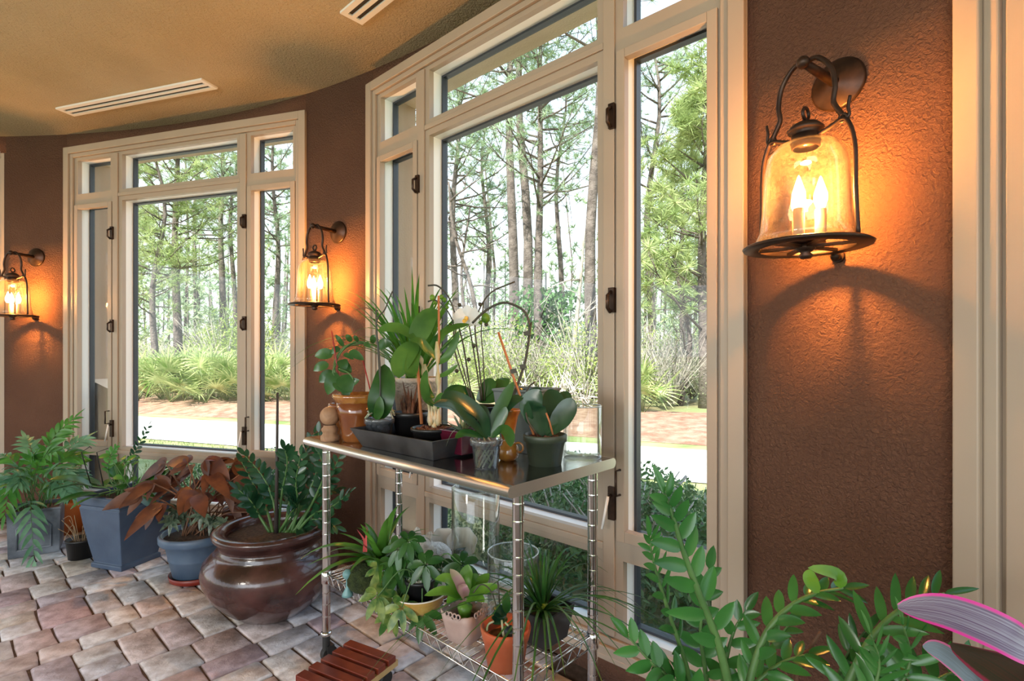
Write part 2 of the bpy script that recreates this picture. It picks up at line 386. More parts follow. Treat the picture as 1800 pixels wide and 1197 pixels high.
# windows
COLS = [(0.11, 0.435), (0.545, 1.555), (1.665, 1.99)]      # openings across a 2.1 wide unit
ROWS = [(0.24, 0.512), (0.59, 2.365), (2.445, 2.695)]
def window(idx):
    L, Rr = WINS[idx]; W = (Rr - L).length; dx = (Rr - L) / W; nn = V((-dx.y, dx.x))     # outward
    k = W / 2.1
    root = bpy.data.objects.new('window_%d' % (idx + 1), None); COL.objects.link(root); root['kind'] = 'structure'
    root.location = (L.x, L.y, 0)
    q = lambda s, d, z: V((*(L + dx * (s * k) + nn * d), z))
    def bx(mb, s0, s1, d0, d1, z0, z1, mi=0):
        z0, z1 = zz(z0), zz(z1)
        mb.hexa([q(s0, d0, z0), q(s1, d0, z0), q(s1, d1, z0), q(s0, d1, z0), q(s0, d0, z1), q(s1, d0, z1), q(s1, d1, z1), q(s0, d1, z1)], mi)
    def grid(d0, d1, ins, m, name):
        mb = MB()
        xs = [(c0 + ins, c1 - ins) for c0, c1 in COLS]; zs = [(a + ins, b - ins) for a, b in ROWS]
        vs = [(0, xs[0][0]), (xs[0][1], xs[1][0]), (xs[1][1], xs[2][0]), (xs[2][1], 2.1)]
        for s0, s1 in vs: bx(mb, s0, s1, d0, d1, 0.145, 2.795)
        hs = [(0.145, zs[0][0]), (zs[0][1], zs[1][0]), (zs[1][1], zs[2][0]), (zs[2][1], 2.795)]
        for x0, x1 in xs:
            for z0, z1 in hs: bx(mb, x0, x1, d0, d1, z0, z1)
        return part(root, name, mb, m)
    grid(0.0, 0.03, 0.0, M['paint'], 'frame')
    grid(0.03, 0.085, 0.0, M['white'], 'jamb_lining')
    grid(0.085, 0.12, 0.010, M['gasket'], 'outer_frame')
    # casing round the unit, in two steps, and a thin bead beside the mullions
    mb = MB()
    for (w0, w1, dd) in ((0.0, 0.050, -0.032), (0.050, 0.078, -0.018)):
        bx(mb, w0, w1, dd, 0.0, 0.145 + w0, 2.795 - w0); bx(mb, 2.1 - w1, 2.1 - w0, dd, 0.0, 0.145 + w0, 2.795 - w0)
        bx(mb, w1, 2.1 - w1, dd, 0.0, 2.795 - w1, 2.795 - w0); bx(mb, w1, 2.1 - w1, dd, 0.0, 0.145 + w0, 0.145 + w1)
    bx(mb, 0.0, 2.1, -0.03, 0.16, 2.775, 2.795); bx(mb, 0.0, 2.1, -0.034, 0.16, 0.145, 0.165)
    part(root, 'casing', mb, M['paint'], bevel=0.004)
    mb = MB()
    for c in (0.49, 1.61): bx(mb, c - 0.024, c + 0.024, -0.012, 0.0, 0.23, 2.71)
    for x0, x1 in (COLS[1],):
        bx(mb, x0 - .03, x1 + .03, -0.010, 0.0, 2.395, 2.42); bx(mb, x0 - .03, x1 + .03, -0.010, 0.0, 0.538, 0.565)
    part(root, 'mullion_bead', mb, M['paint'], bevel=0.003)
    for ci, (x0, x1) in enumerate(COLS):
        for ri_, (z0, z1) in enumerate(ROWS):
            g = MB(); bx(g, x0 + .004, x1 - .004, 0.098, 0.104, z0 + .004, z1 - .004); part(root, 'glass_pane', g, M['glass'])
            if ri_ == 1 and ci != 1:            # opening casement: a sash ring with its pull
                mb = MB(); a0, a1, b0, b1 = x0 - .022, x1 + .022, z0 - .006, z1 - .002; w = 0.034
                bx(mb, a0, a0 + w, -0.014, 0.02, b0, b1); bx(mb, a1 - w, a1, -0.014, 0.02, b0, b1)
                bx(mb, a0 + w, a1 - w, -0.014, 0.02, b1 - w, b1); bx(mb, a0 + w, a1 - w, -0.014, 0.02, b0, b0 + w + .008)
                so = part(root, 'sash', mb, M['paint'], bevel=0.003)
                sx_ = a1 - w / 2 if ci == 0 else a0 + w / 2
                hp = MB(); zc = 0.80
                hp.tube([q(sx_, -0.014, zz(zc - .045)), q(sx_, -0.045, zz(zc - .045)), q(sx_, -0.045, zz(zc + .045)), q(sx_, -0.014, zz(zc + .045))], 0.005, 6)
                part(root, 'sash_pull', hp, M['bronze'], parent=so)
    for c in (0.47, 1.628):
        for z_ in (2.13, 1.46):                 # cam locks on the mullions
            mb = MB(); bx(mb, c - .012, c + .012, -0.026, -0.008, z_ - .045, z_ + .045)
            mb.tube([q(c, -0.026, zz(z_ + .03)), q(c, -0.05, zz(z_ + .015)), q(c, -0.05, zz(z_ - .03)), q(c, -0.03, zz(z_ - .045))], 0.007, 6)
            part(root, 'window_lock', mb, M['bronze'])
        mb = MB(); bx(mb, c - .013, c + .013, -0.026, -0.008, 0.66, 0.78)
        mb.tube([q(c, -0.026, zz(.75)), q(c, -0.045, zz(.745))], .007, 6); co = part(root, 'crank_handle', mb, M['bronze'])
        mb = MB(); mb.tube([q(c, -0.045, zz(.75)), q(c - .02, -0.055, zz(.63))], [.006, .005], 6); part(root, 'crank_lever', mb, M['white'], 'pale crank lever', parent=co)
    return root, q
WQ = [window(i)[1] for i in range(4)]

# thick outside wall: soffit over each window, piers between, low shoulder at the sill
mb = MB()
DEP = 0.30
for i in range(4):
    q = WQ[i]
    mb.hexa([q(-.08, .125, zz(2.755)), q(2.18, .125, zz(2.755)), q(2.18, DEP, zz(2.745)), q(-.08, DEP, zz(2.745)), q(-.08, .125, CEIL + .3), q(2.18, .125, CEIL + .3), q(2.18, DEP, CEIL + .3), q(-.08, DEP, CEIL + .3)])
    mb.hexa([q(-.08, .125, -.2), q(2.18, .125, -.2), q(2.18, DEP, -.2), q(-.08, DEP, -.2), q(-.08, .125, zz(.18)), q(2.18, .125, zz(.18)), q(2.18, DEP, zz(.15)), q(-.08, DEP, zz(.15))])
    for s0, s1, s2 in ((-.05, .055, .30),):
        lo = [(s0, -.2), (s2, -.2), (s2, zz(.93)), (s1, zz(1.06)), (s1, zz(2.78)), (s0, zz(2.78))]
        k = mb.pts([q(s, .21 if s == s2 else .125, z) for s, z in lo] + [q(s, DEP, z) for s, z in lo])
        for j in range(6): mb.face((k + j, k + (j + 1) % 6, k + 6 + (j + 1) % 6, k + 6 + j), 0, None, None, False)
        mb.face(tuple(k + j for j in range(6))); mb.face(tuple(k + 6 + j for j in range(6)))
    if i < 3:
        q2 = WQ[i + 1]
        pl = [q(2.045, .125, 0).xy, q(2.045, DEP, 0).xy, q2(.055, DEP, 0).xy, q2(.055, .125, 0).xy]
        mb.prism([p for p in pl], -.2, CEIL + .3)
struct('wall_exterior', mb, M['ext'])

# ------------------------------------------------------------------ outdoors: ground
GZ = -0.10
M['lawn'] = mat('lawn', (0.16, 0.21, 0.055), 0.95, col2=(0.38, 0.36, 0.17), nscale=1.6, detail=8, bump=0.5, bscale=30, bdist=0.03)
M['straw'] = mat('pine_straw', (0.24, 0.115, 0.07), 0.95, col2=(0.40, 0.25, 0.17), nscale=5, detail=8, bump=0.8, bscale=24, bdist=0.04)
M['drive'] = mat('pale_concrete', (0.62, 0.58, 0.53), 0.9, col2=(0.70, 0.66, 0.61), nscale=2)
M['woodfloor'] = mat('forest_floor', (0.24, 0.17, 0.09), 0.95, col2=(0.20, 0.24, 0.09), nscale=0.6, detail=8)
mb = MB(); mb.quad((-160, -80, GZ), (160, -80, GZ), (160, 220, GZ), (-160, 220, GZ)); struct('ground_lawn', mb, M['lawn'])
def drive_pt(x, off):                        # the drive runs slantwise past the windows
    return V((x, 7.05 - 0.36 * (x - 2.0) + off))
def band(name, lo, hi, z, m, x0=-26, x1=14, wav=0.0, crown=0.0, kk=40):
    mb = MB(); r = R(len(name)); nj = 6; k = len(mb.v)
    for i in range(kk + 1):
        x = x0 + (x1 - x0) * i / kk; w0 = r.uniform(-wav, wav)
        for j in range(nj + 1):
            t = j / nj; p = drive_pt(x, lo + (hi - lo) * t + (w0 if j == 0 else 0)); mb.v.append(V((p.x, p.y, z + crown * math.sin(PI * min(t * 2.2, 1) * .5) + (r.uniform(-.03, .03) if crown and j else 0))))
    for i in range(kk):
        for j in range(nj):
            b = k + i * (nj + 1) + j; mb.face((b, b + nj + 1, b + nj + 2, b + 1))
    return struct(name, mb, m)
band('driveway_path', -1.25, 0.95, GZ + .012, M['drive'])
band('ground_pine_straw', 1.5, 5.0, GZ + .004, M['straw'], wav=.25, crown=.16)
band('ground_forest', 4.4, 120, GZ + .10, M['woodfloor'], -120, 120, crown=0.3)

# ------------------------------------------------------------------ ceiling air vents
def vent(p0, d, L, w, label):
    d = V((*d, 0)).normalized(); nrm = V((-d.y, d.x, 0))
    t = thing('air_vent', label, 'vent', (*p0, CEIL), 0, 'linear air vents in the ceiling')
    c = V((*p0, CEIL)); mb = MB(); sl_ = MB(); b = 0.028; bar = 0.022
    z = V((0, 0, -.006))
    for y in (-w / 2 + b / 2, w / 2 - b / 2): mb.box(c + nrm * y + z, d * (L / 2), nrm * (b / 2), V((0, 0, .006)))
    mb.box(c + z, d * (L / 2 - b), nrm * (bar / 2), V((0, 0, .006)))
    for x in (-L / 2 + b / 2, L / 2 - b / 2): mb.box(c + d * x + z, d * (b / 2), nrm * (w / 2 - b), V((0, 0, .006)))
    part(t, 'vent_frame', mb, M['vent'])
    sl_.box(c + V((0, 0, -.002)), d * (L / 2 - b), nrm * (w / 2 - b), V((0, 0, .002))); part(t, 'slot', sl_, M['slot'], 'dark slots')
    return t
CY = F * (CEIL - H)
def ceil(u, v): Y = CY / (VH - v); return V(((u - UC) / F * Y, Y))
a0, a1, a2 = ceil(97, 189), ceil(131, 202), ceil(354, 137)
vent((a0 + a1) / 2 + (a2 - a0) / 2, a2 - a0, (a2 - a0).length, (a1 - a0).length, 'white slotted air vent above the window near the far left')
a0, a1 = ceil(597, 20), ceil(637, 40); dd = V((0.737, -0.676))
vent((a0 + a1) / 2 + dd * 0.66, dd, 1.32, 0.127, 'white slotted air vent at the top edge, above the wide near window')

# ------------------------------------------------------------------ wall lanterns
def tubecurve(mb, pts, r, n=8, per=6): mb.tube(curve(pts, per), r, n)
def lantern(pos, inward, label, finial='ring'):
    """local frame: origin at the back plate, +x along the wall, -y into the room"""
    iw = V((*inward, 0)).normalized(); rz = math.atan2(iw.x, -iw.y)
    t = thing('wall_lantern', label, 'lamp', pos, rz, 'bell-glass wall lanterns')
    AX = -0.188
    mb = MB(); mb.lathe([(0, 0), (.07, 0), (.072, .006), (.066, .012), (.03, .022), (.018, .03), (0, .03)], n=32)
    mb.v = [V((p.x, -p.z - .001, p.y)) for p in mb.v]; part(t, 'back_plate', mb, M['bronze'], local=True)
    mb = MB(); mb.tube([(0, -.02, 0), (0, AX - .012, 0.0)], [.014, .0105], 12); mb.ball((0, AX - .014, 0), .0165, 12)
    part(t, 'arm', mb, M['bronze'], local=True)
    mb = MB()                              # bail: two bent legs ending in hooks
    for s in (-1, 1):
        tubecurve(mb, [(0, AX, .004), (s * .03, AX, .004), (s * .062, AX, -.035), (s * .072, AX, -.085), (s * .068, AX, -.125), (s * .082, AX, -.155), (s * .088, AX, -.168)], .0066)
        tubecurve(mb, [(s * .088, AX, -.168), (s * .096, AX, -.178), (s * .104, AX, -.17), (s * .102, AX, -.150), (s * .106, AX, -.125)], .004)
    part(t, 'bail', mb, M['bronze'], local=True)
    mb = MB()                              # cage rods down to the ring and cross arm to the cap
    for s in (-1, 1):
        tubecurve(mb, [(s * .03, AX, -.196), (s * .06, AX, -.186), (s * .09, AX, -.176), (s * .105, AX, -.195), (s * .117, AX, -.25), (s * .119, AX, -.36), (s * .124, AX, -.47)], .0056)
        mb.ring((s * .09, AX, -.174), .009, .0042, 14, 6, (0, 1, 0))
    part(t, 'cage_rod', mb, M['bronze'], local=True)
    mb = MB(); mb.lathe([(.030, -.222), (.034, -.219), (.034, -.187), (.028, -.185), (.042, -.178), (.044, -.172), (.030, -.158), (.010, -.150), (0, -.149)], (0, AX, 0), 28)
    cap = part(t, 'cap', mb, M['bronze'], local=True)
    mb = MB(); mb.ring((0, AX, -.131), .0155, .0045, 20, 8, (1, 0, 0) if finial == 'edge' else (0, 1, 0)); mb.tube([(0, AX, -.152), (0, AX, -.145)], .006, 8)
    part(t, 'finial', mb, M['bronze'], local=True, parent=cap)
    prof = [(.012, -.205), (.045, -.207), (.072, -.220), (.089, -.245), (.096, -.28), (.098, -.33), (.101, -.39), (.108, -.44), (.121, -.472)]
    mb = MB(); mb.lathe(prof, (0, AX, 0), 44); 
    gl = part(t, 'glass_bell', mb, M['seeded'], 'seeded clear glass bell', local=True)
    so = gl.modifiers.new('thickness', 'SOLIDIFY'); so.thickness = .003
    mb = MB()                              # wide base ring with a spoked cross
    mb.lathe([(.112, -.484), (.150, -.484), (.153, -.479), (.146, -.474), (.112, -.472), (.112, -.484)], (0, AX, 0), 48)
    for q in range(3):
        d = V((math.cos(q * PI / 3 + .3), math.sin(q * PI / 3 + .3), 0)); sd = V((-d.y, d.x, 0))
        mb.box((0, AX, -.480), d * .115, sd * .007, V((0, 0, .0035)))
    mb.lathe([(0, -.512), (.012, -.511), (.018, -.503), (.012, -.496), (.017, -.491), (.024, -.486), (.024, -.476), (0, -.474)], (0, AX, 0), 20)
    part(t, 'base_ring', mb, M['bronze'], local=True)
    mb = MB(); mb.tube([(0, AX + .148, -.480), (0, -.012, -.487)], .006, 8); mb.ball((0, -.022, -.487), .0135, 12)
    mb.tube([(0, -.012, -.487), (0, 0.0, -.487)], .017, 14); part(t, 'wall_standoff', mb, M['bronze'], local=True)
    mb = MB(); mb.lathe([(0, -.472), (.046, -.472), (.046, -.466), (0, -.464)], (0, AX, 0), 24); part(t, 'candle_plate', mb, M['bronze'], local=True)
    for q in range(3):
        x, y = .034 * math.cos(q * 2.094 + .5), AX + .034 * math.sin(q * 2.094 + .5)
        mb = MB(); mb.lathe([(.0135, -.464), (.0135, -.385), (.008, -.383), (0, -.383)], (x, y, 0), 16); cs = part(t, 'candle_sleeve', mb, M['candle'], local=True)
        mb = MB(); mb.lathe([(0, -.383), (.010, -.381), (.0165, -.362), (.016, -.345), (.009, -.322), (.003, -.303), (0, -.298)], (x, y, 0), 16); part(t, 'bulb', mb, M['bulb'], 'lit flame-shaped bulb', local=True, parent=cs)
    l = bpy.data.lights.new('lantern_light', 'POINT'); l.energy = LAMP_W; l.color = (1.0, 0.40, 0.075); l.shadow_soft_size = 0.02
    lo = bpy.data.objects.new('lantern_light', l); COL.objects.link(lo); lo.parent = t; lo.location = (0, AX, -.335)
    return t
LAMP_W = 46.0
lz = 2.112
for (P0, P1), lab, fin in (((B_R, C_L), 'lit bell-glass wall lantern beside the right edge, the largest of the three', 'edge'),
                      ((A_R, B_L), 'lit bell-glass wall lantern on the narrow wall between the two windows, behind the plant cart', 'ring'),
                      ((Z_R, A_L), 'lit bell-glass wall lantern at the far left edge, half cut off', 'edge')):
    m_ = (P0 + P1) / 2; inn = (CEN - m_).normalized(); c_ = CEN - inn * (RAD - 0.001)
    lantern((c_.x, c_.y, lz if fin == 'edge' else lz + .012), inn, lab, fin)

# ------------------------------------------------------------------ the plant cart
TZ, SZ = 0.988, 0.39
T0 = V((-0.0108, 1.4215)); EX = V((-0.7316, 0.6816)).normalized(); EY = V((0.6816, 0.7316)).normalized()
def tp(a, b, z): return V((*(T0 + EX * a + EY * b), z))          # a to the left along the front, b back to the window
TL, TD = 1.215, 0.548
cart = thing('plant_cart', 'chrome wire cart with a steel top, loaded with potted orchids', 'cart', tp(TL / 2, TD / 2, 0))
mb = MB(); k = 9; prof = []
for i in range(k + 1):
    q = -PI / 2 + PI * i / k; prof.append((-math.cos(q) * .019 + .019, TZ - .0175 + math.sin(q) * .0175))
full = prof + [(TD - x, z) for x, z in prof[::-1]]
n_ = len(full); b0 = mb.pts([tp(0, x, z) for x, z in full] + [tp(TL, x, z) for x, z in full])
for i in range(n_): mb.face((b0 + i, b0 + (i + 1) % n_, b0 + n_ + (i + 1) % n_, b0 + n_ + i), 0 if i in (k, n_ - 1) else 1, None, None, i not in (k, n_ - 1))
mb.face(tuple(b0 + i for i in range(n_)), 1, None, None, False); mb.face(tuple(b0 + n_ + i for i in range(n_))[::-1], 1, None, None, False)
part(cart, 'tabletop', mb, [M['steel'], M['edge']], 'brushed steel top with a rounded front edge')
ia, ib = 0.04, 0.085
CORN = [(ia, ib), (TL - ia, ib), (ia, TD - ib), (TL - ia, TD - ib)]
for a, b in CORN:
    base = tp(a, b, 0); prof = []; z = 0.155; 
    while z < TZ - .035:
        prof += [(.0172, z + .001), (.0172, z + .003), (.0172, z + .0455), (.0172, z + .0472), (.0178, z + .0480), (.0178, z + .0502)]; z += .051
    prof = [(.0172, .125)] + prof + [(.0172, TZ - .034)]
    mb = MB(); mb.lathe(prof, base, 18); po = part(cart, 'post', mb, M['chrome'])
    mb = MB(); mb.lathe([(.018, .118), (.0235, .120), (.0235, .132), (.0185, .136)], base, 18); part(cart, 'foot_collar', mb, M['chrome'], parent=po)
    mb = MB(); mb.lathe([(.0195, SZ - .045), (.0225, SZ - .04), (.0215, SZ + .004), (.0185, SZ + .008)], base, 18)
    part(cart, 'collar', mb, M['chrome'], parent=po)
    mb = MB(); mb.lathe([(.016, .055), (.016, .118)], base, 16)
    ax = V((*EX, 0)) if a < .5 else V((*EY, 0))
    w = MB(); c_ = base + V((0, 0, .034)) + V((*EY, 0)) * .012
    sd = V((*EX, 0))
    for s in (-1, 1): mb.box(c_ + sd * (s * .019) + V((0, 0, .012)), sd * .0025, V((*EY, 0)) * .016, V((0, 0, .022)))
    mb.box(c_ + V((0, 0, .036)), sd * .021, V((*EY, 0)) * .016, V((0, 0, .004)))
    w.tube([c_ - sd * .013, c_ + sd * .013], .034, 24); ca = part(cart, 'caster', mb, M['rubber']); part(cart, 'wheel', w, M['rubber'], parent=ca)
mb = MB(); tr = MB(); fr = MB()
S0, S1, Q0, Q1 = ia + .012, TL - ia - .012, ib, TD - ib
nw = 44
for i in range(nw + 1):
    a = S0 + (S1 - S0) * i / nw; mb.tube([tp(a, Q0, SZ - .003), tp(a, Q1, SZ - .003)], .0021, 6)
for b in (Q0 + .09, (Q0 + Q1) / 2, Q1 - .09): mb.tube([tp(S0, b, SZ - .0075), tp(S1, b, SZ - .0075)], .003, 6)
part(cart, 'wire_shelf', mb, M['chrome'])
for zc in (SZ - .003, SZ - .042):
    fr.tube([tp(S0, Q0, zc), tp(S1, Q0, zc)], .0033, 6); fr.tube([tp(S0, Q1, zc), tp(S1, Q1, zc)], .0033, 6)
    fr.tube([tp(ia, Q0, zc), tp(ia, Q1, zc)], .0033, 6); fr.tube([tp(TL - ia, Q0, zc), tp(TL - ia, Q1, zc)], .0033, 6)
fo = part(cart, 'shelf_frame', fr, M['chrome'])
for b in (Q0, Q1):
    m_ = 40; tr.tube([tp(S0 + (S1 - S0) * i / m_, b, SZ - (.004 if i % 2 else .040)) for i in range(m_ + 1)], .0022, 6)
for a in (ia, TL - ia):
    m_ = 13; tr.tube([tp(a, Q0 + (Q1 - Q0) * i / m_, SZ - (.004 if i % 2 else .040)) for i in range(m_ + 1)], .0022, 6)
part(cart, 'zigzag_truss', tr, M['chrome'], parent=fo)

# ------------------------------------------------------------------ plant builders
G = {}
G['orchid'] = leafmat('orchid_leaf', (0.020, 0.085, 0.018), (0.045, 0.145, 0.030), 0.32, 0.15)
G['orchid_dark'] = leafmat('dark_orchid_leaf', (0.012, 0.055, 0.024), (0.030, 0.095, 0.040), 0.30, 0.12)
G['cane'] = leafmat('cane_orchid_leaf', (0.045, 0.15, 0.025), (0.10, 0.25, 0.045), 0.34, 0.3)
G['grass'] = leafmat('grassy_leaf', (0.055, 0.21, 0.025), (0.13, 0.37, 0.05), 0.38, 0.45)
G['spider'] = leafmat('strap_leaf', (0.030, 0.125, 0.025), (0.085, 0.24, 0.05), 0.36, 0.25)
G['zz'] = leafmat('glossy_dark_leaf', (0.026, 0.135, 0.030), (0.075, 0.27, 0.055), 0.24, 0.2, 5)
G['zz_far'] = leafmat('deep_green_leaf', (0.010, 0.055, 0.024), (0.035, 0.12, 0.048), 0.28, 0.12, 7)
G['lime'] = leafmat('lime_leaf', (0.12, 0.34, 0.03), (0.27, 0.52, 0.07), 0.36, 0.35)
G['brom'] = leafmat('bright_strap_leaf', (0.075, 0.25, 0.03), (0.17, 0.42, 0.06), 0.34, 0.3)
G['fern'] = leafmat('blue_green_frond', (0.085, 0.26, 0.13), (0.22, 0.46, 0.27), 0.45, 0.3)
G['fern2'] = leafmat('bright_green_frond', (0.06, 0.24, 0.04), (0.13, 0.40, 0.07), 0.42, 0.35)
G['schef'] = leafmat('umbrella_leaf', (0.025, 0.10, 0.022), (0.05, 0.17, 0.03), 0.33, 0.2)
G['variegated'] = leafmat('variegated_leaf', (0.05, 0.17, 0.03), (0.36, 0.46, 0.12), 0.36, 0.2, 30)
G['peace'] = leafmat('broad_green_leaf', (0.025, 0.12, 0.022), (0.07, 0.23, 0.04), 0.30, 0.25)
G['begonia'] = leafmat('bronze_red_leaf', (0.062, 0.018, 0.013), (0.15, 0.050, 0.022), 0.52, 0.15, 14)
G['begonia_red'] = leafmat('scarlet_leaf', (0.34, 0.020, 0.012), (0.42, 0.05, 0.02), 0.4, 0.4)
G['begonia_green'] = leafmat('veined_dark_leaf', (0.035, 0.075, 0.045), (0.16, 0.22, 0.14), 0.4, 0.15, 60)
G['hoya'] = leafmat('waxy_leaf', (0.035, 0.125, 0.035), (0.07, 0.19, 0.05), 0.32, 0.2)
G['stem'] = mat('green_stem', (0.05, 0.13, 0.03), 0.45, col2=(0.09, 0.19, 0.05), nscale=20)
G['dark_stem'] = mat('dark_stem', (0.035, 0.035, 0.022), 0.5)
G['brown_stem'] = mat('brown_stem', (0.15, 0.07, 0.035), 0.6)
G['cane_stem'] = mat('papery_cane', (0.62, 0.52, 0.36), 0.6, col2=(0.38, 0.36, 0.16), nscale=12)
G['stake'] = mat('bamboo_stake', (0.42, 0.16, 0.06), 0.55)
G['red_stake'] = mat('red_stake', (0.32, 0.035, 0.03), 0.5)
G['root'] = mat('aerial_root', (0.42, 0.42, 0.34), 0.6, col2=(0.25, 0.33, 0.15), nscale=30)
G['petal'] = mat('white_petal', (0.85, 0.84, 0.80), 0.5, trans=0.35)
G['lip'] = mat('yellow_lip', (0.75, 0.50, 0.10), 0.5)

def pot(t, c, r0, r1, h, m, name='pot', rim=0.006, rimh=0.02, label=None, n=40, soil=None, sd=None, wall=.004):
    """a tapered round pot with a rolled lip; c = centre of its foot"""
    mb = MB(); mb.lathe([(0, 0), (r0, 0), (r0 + (r1 - r0) * (1 - rimh / h), h - rimh), (r1 - .0005 + rim, h - rimh), (r1 + rim, h - .002), (r1 + rim - .002, h), (r1 - wall, h), (r1 - wall - .002, h - .03), (0, h - .03)], c, n)
    p = part(t, name, mb, m, label)
    s = MB(); hz = (soil if soil is not None else h - .018)
    s.lathe([(r1 * .98 - .006 - (r1 - r0) * (h - hz) / h, hz - .004), (r1 * .6, hz + .002), (0, hz + .006)], c, 28)
    part(t, 'soil', s, sd or M['soil'])
    return p
def stem(mb, pts, r, n=6, per=5): mb.tube(curve(pts, per), r, n)
def pinnate(lf, st, pts, L, W, n_pairs, r=.004, start=.2, nrm=None, shape='oval', ang=55, droop=.1, seed=0, taper=True, fold=.2, alt=True, seg=5):
    """a frond: leaflets in pairs along a curved midrib"""
    ps = curve(pts, 8); m = len(ps); rr = R(seed)
    st.tube(ps, [r * (1 - .75 * i / (m - 1)) for i in range(m)], 6)
    for i in range(n_pairs):
        f = start + (1 - start) * (i + .3) / n_pairs
        for s in (-1, 1):
            ff = min(.999, f + (s * .25 / n_pairs * (1 - start) if alt else 0)); x = ff * (m - 1); j = min(int(x), m - 2)
            p = ps[j].lerp(ps[j + 1], x - j); tg = (ps[j + 1] - ps[j]).normalized()
            nn = nrm if nrm is not None else ((V((0, 0, H)) - p).normalized() * .7 + V((0, 0, .7)))
            nn = (V(nn) - tg * tg.dot(V(nn))).normalized(); sd = tg.cross(nn).normalized()
            q = math.radians(ang + rr.uniform(-10, 10)) * (1 - .35 * ff)
            d = tg * math.cos(q) + sd * (s * math.sin(q)) + nn * rr.uniform(-.12, .30)
            k = (1 - .45 * abs(ff - .55) / .55) if taper else 1
            lf.leaf(p, d, nn + rv(rr, .3), L * k * rr.uniform(.88, 1.1), W * k, droop, fold, seg, shape)
    tg = (ps[-1] - ps[-3]).normalized(); lf.leaf(ps[-1], tg, V((0, 0, 1)) + V((0, -.5, 0)), L * .75, W * .7, .05, fold, seg, shape)
def spray(mb, c, n, L, W, up=(.5, 1.2), bend=.7, seed=0, shape='blade', seg=8, r0=.02, fold=.25, dirs=(0, 2 * PI), lift=1.0):
    """strap leaves arching out of one crown"""
    rr = R(seed)
    for i in range(n):
        a = dirs[0] + (dirs[1] - dirs[0]) * (i + rr.random() * .8) / n; d = V((math.cos(a), math.sin(a), 0)); e = rr.uniform(*up)
        l = L * rr.uniform(.65, 1.08); hd = d * math.cos(e) + V((0, 0, math.sin(e) * lift)); bb = bend * rr.uniform(.6, 1.25)
        ps = []
        for j in range(seg + 1):
            t = j / seg; ps.append(V(c) + d * r0 + hd * (l * t) + d * (l * bb * .35 * t * t) - V((0, 0, l * bb * .62 * t * t * t)))
        w = W * rr.uniform(.8, 1.15)
        nrm = V((0, 0, 1)) * math.cos(e) - d * math.sin(e); nrm = nrm + V((0, 0, .3)) + rv(rr, .2)
        mb.strip(ps, [w / 2 * SH[shape](j / seg) for j in range(seg + 1)], nrm, fold)
def chips(mb, c, r, n, seed, z):
    rr = R(seed)
    for i in range(n):
        a = rr.random() * 6.28; q = r * math.sqrt(rr.random()); s = rr.uniform(.005, .012)
        ax = rv(rr).normalized(); b = ax.orthogonal().normalized(); e = ax.cross(b)
        mb.box(V(c) + V((q * math.cos(a), q * math.sin(a), z + rr.uniform(0, .008))), ax * s, b * s * .6, e * s * .3)
def face_cam(p, k=.6): return ((V((0, 0, H)) - V(p)).normalized() + V((0, 0, k))).normalized()

# ------------------------------------------------------------------ things on the cart top
def foot(u, v, z, r): Y = F * (H - z) / (v - VH) + r; return U(u, Y, z)
def zat(v, Y): return H - (v - VH) / F * Y
M['oak'] = mat('turned_oak', (0.30, 0.16, 0.085), 0.6, col2=(0.44, 0.26, 0.15), nscale=14, detail=6, distort=1.5)
M['brownglaze'] = mat('brown_glaze', (0.17, 0.045, 0.012), 0.16, col2=(0.27, 0.085, 0.02), nscale=8, coat=.5)
M['amber'] = mat('amber_glaze', (0.46, 0.20, 0.035), 0.16, col2=(0.25, 0.085, 0.02), nscale=22, coat=.5)
M['tray'] = mat('black_tray', (0.020, 0.021, 0.024), 0.42, col2=(0.055, 0.057, 0.062), nscale=10, detail=8)
M['clear'] = thin_glass('clear_plastic', (0.72, 0.76, 0.80), 0.09, 2.5, 0.08, 0.18, (0.35, 0.38, 0.42))
M['cream'] = mat('cream_glaze', (0.56, 0.48, 0.40), 0.45, col2=(0.66, 0.58, 0.50), nscale=20, bump=.7, bscale=55, bdist=.012)
M['burgundy'] = mat('burgundy_glaze', (0.085, 0.008, 0.022), 0.2, coat=.5)
M['zinc'] = mat('zinc', (0.12, 0.15, 0.15), 0.5, 0.3, col2=(0.17, 0.20, 0.20), nscale=7)
M['greenplastic'] = mat('dark_green_plastic', (0.040, 0.055, 0.036), 0.42, col2=(0.058, 0.076, 0.050), nscale=10)
M['vase'] = thin_glass('vase_glass', (0.965, 0.985, 0.975), 0.05, 2.6)

c = foot(580, 777, TZ, .03)
t = thing('wooden_finial', 'turned wooden ball finial standing on the left corner of the steel cart top', 'ornament', c)
mb = MB(); mb.lathe([(0, 0), (.034, 0), (.037, .006), (.037, .020), (.030, .028), (.028, .034), (.033, .042), (.034, .050), (.027, .058), (.024, .066)] , c, 36)
part(t, 'base', mb, M['oak']); mb = MB(); mb.ball(c + V((0, 0, .103)), .040, 28); part(t, 'ball', mb, M['oak'])

# second brown pot half hidden behind the amber rimmed one
c = foot(617, 768, TZ, .06) + V((-.02, .02, 0))
c = U(604, 2.34, TZ)
t = thing('brown_pot', 'small dark red-brown glazed pot behind the wooden ball finial', 'pot', c)
mb = MB(); mb.lathe([(0, 0), (.045, 0), (.060, .12), (.066, .125), (.064, .140), (.056, .140), (.050, .02), (0, .02)], c, 32); part(t, 'body', mb, M['brownglaze'])

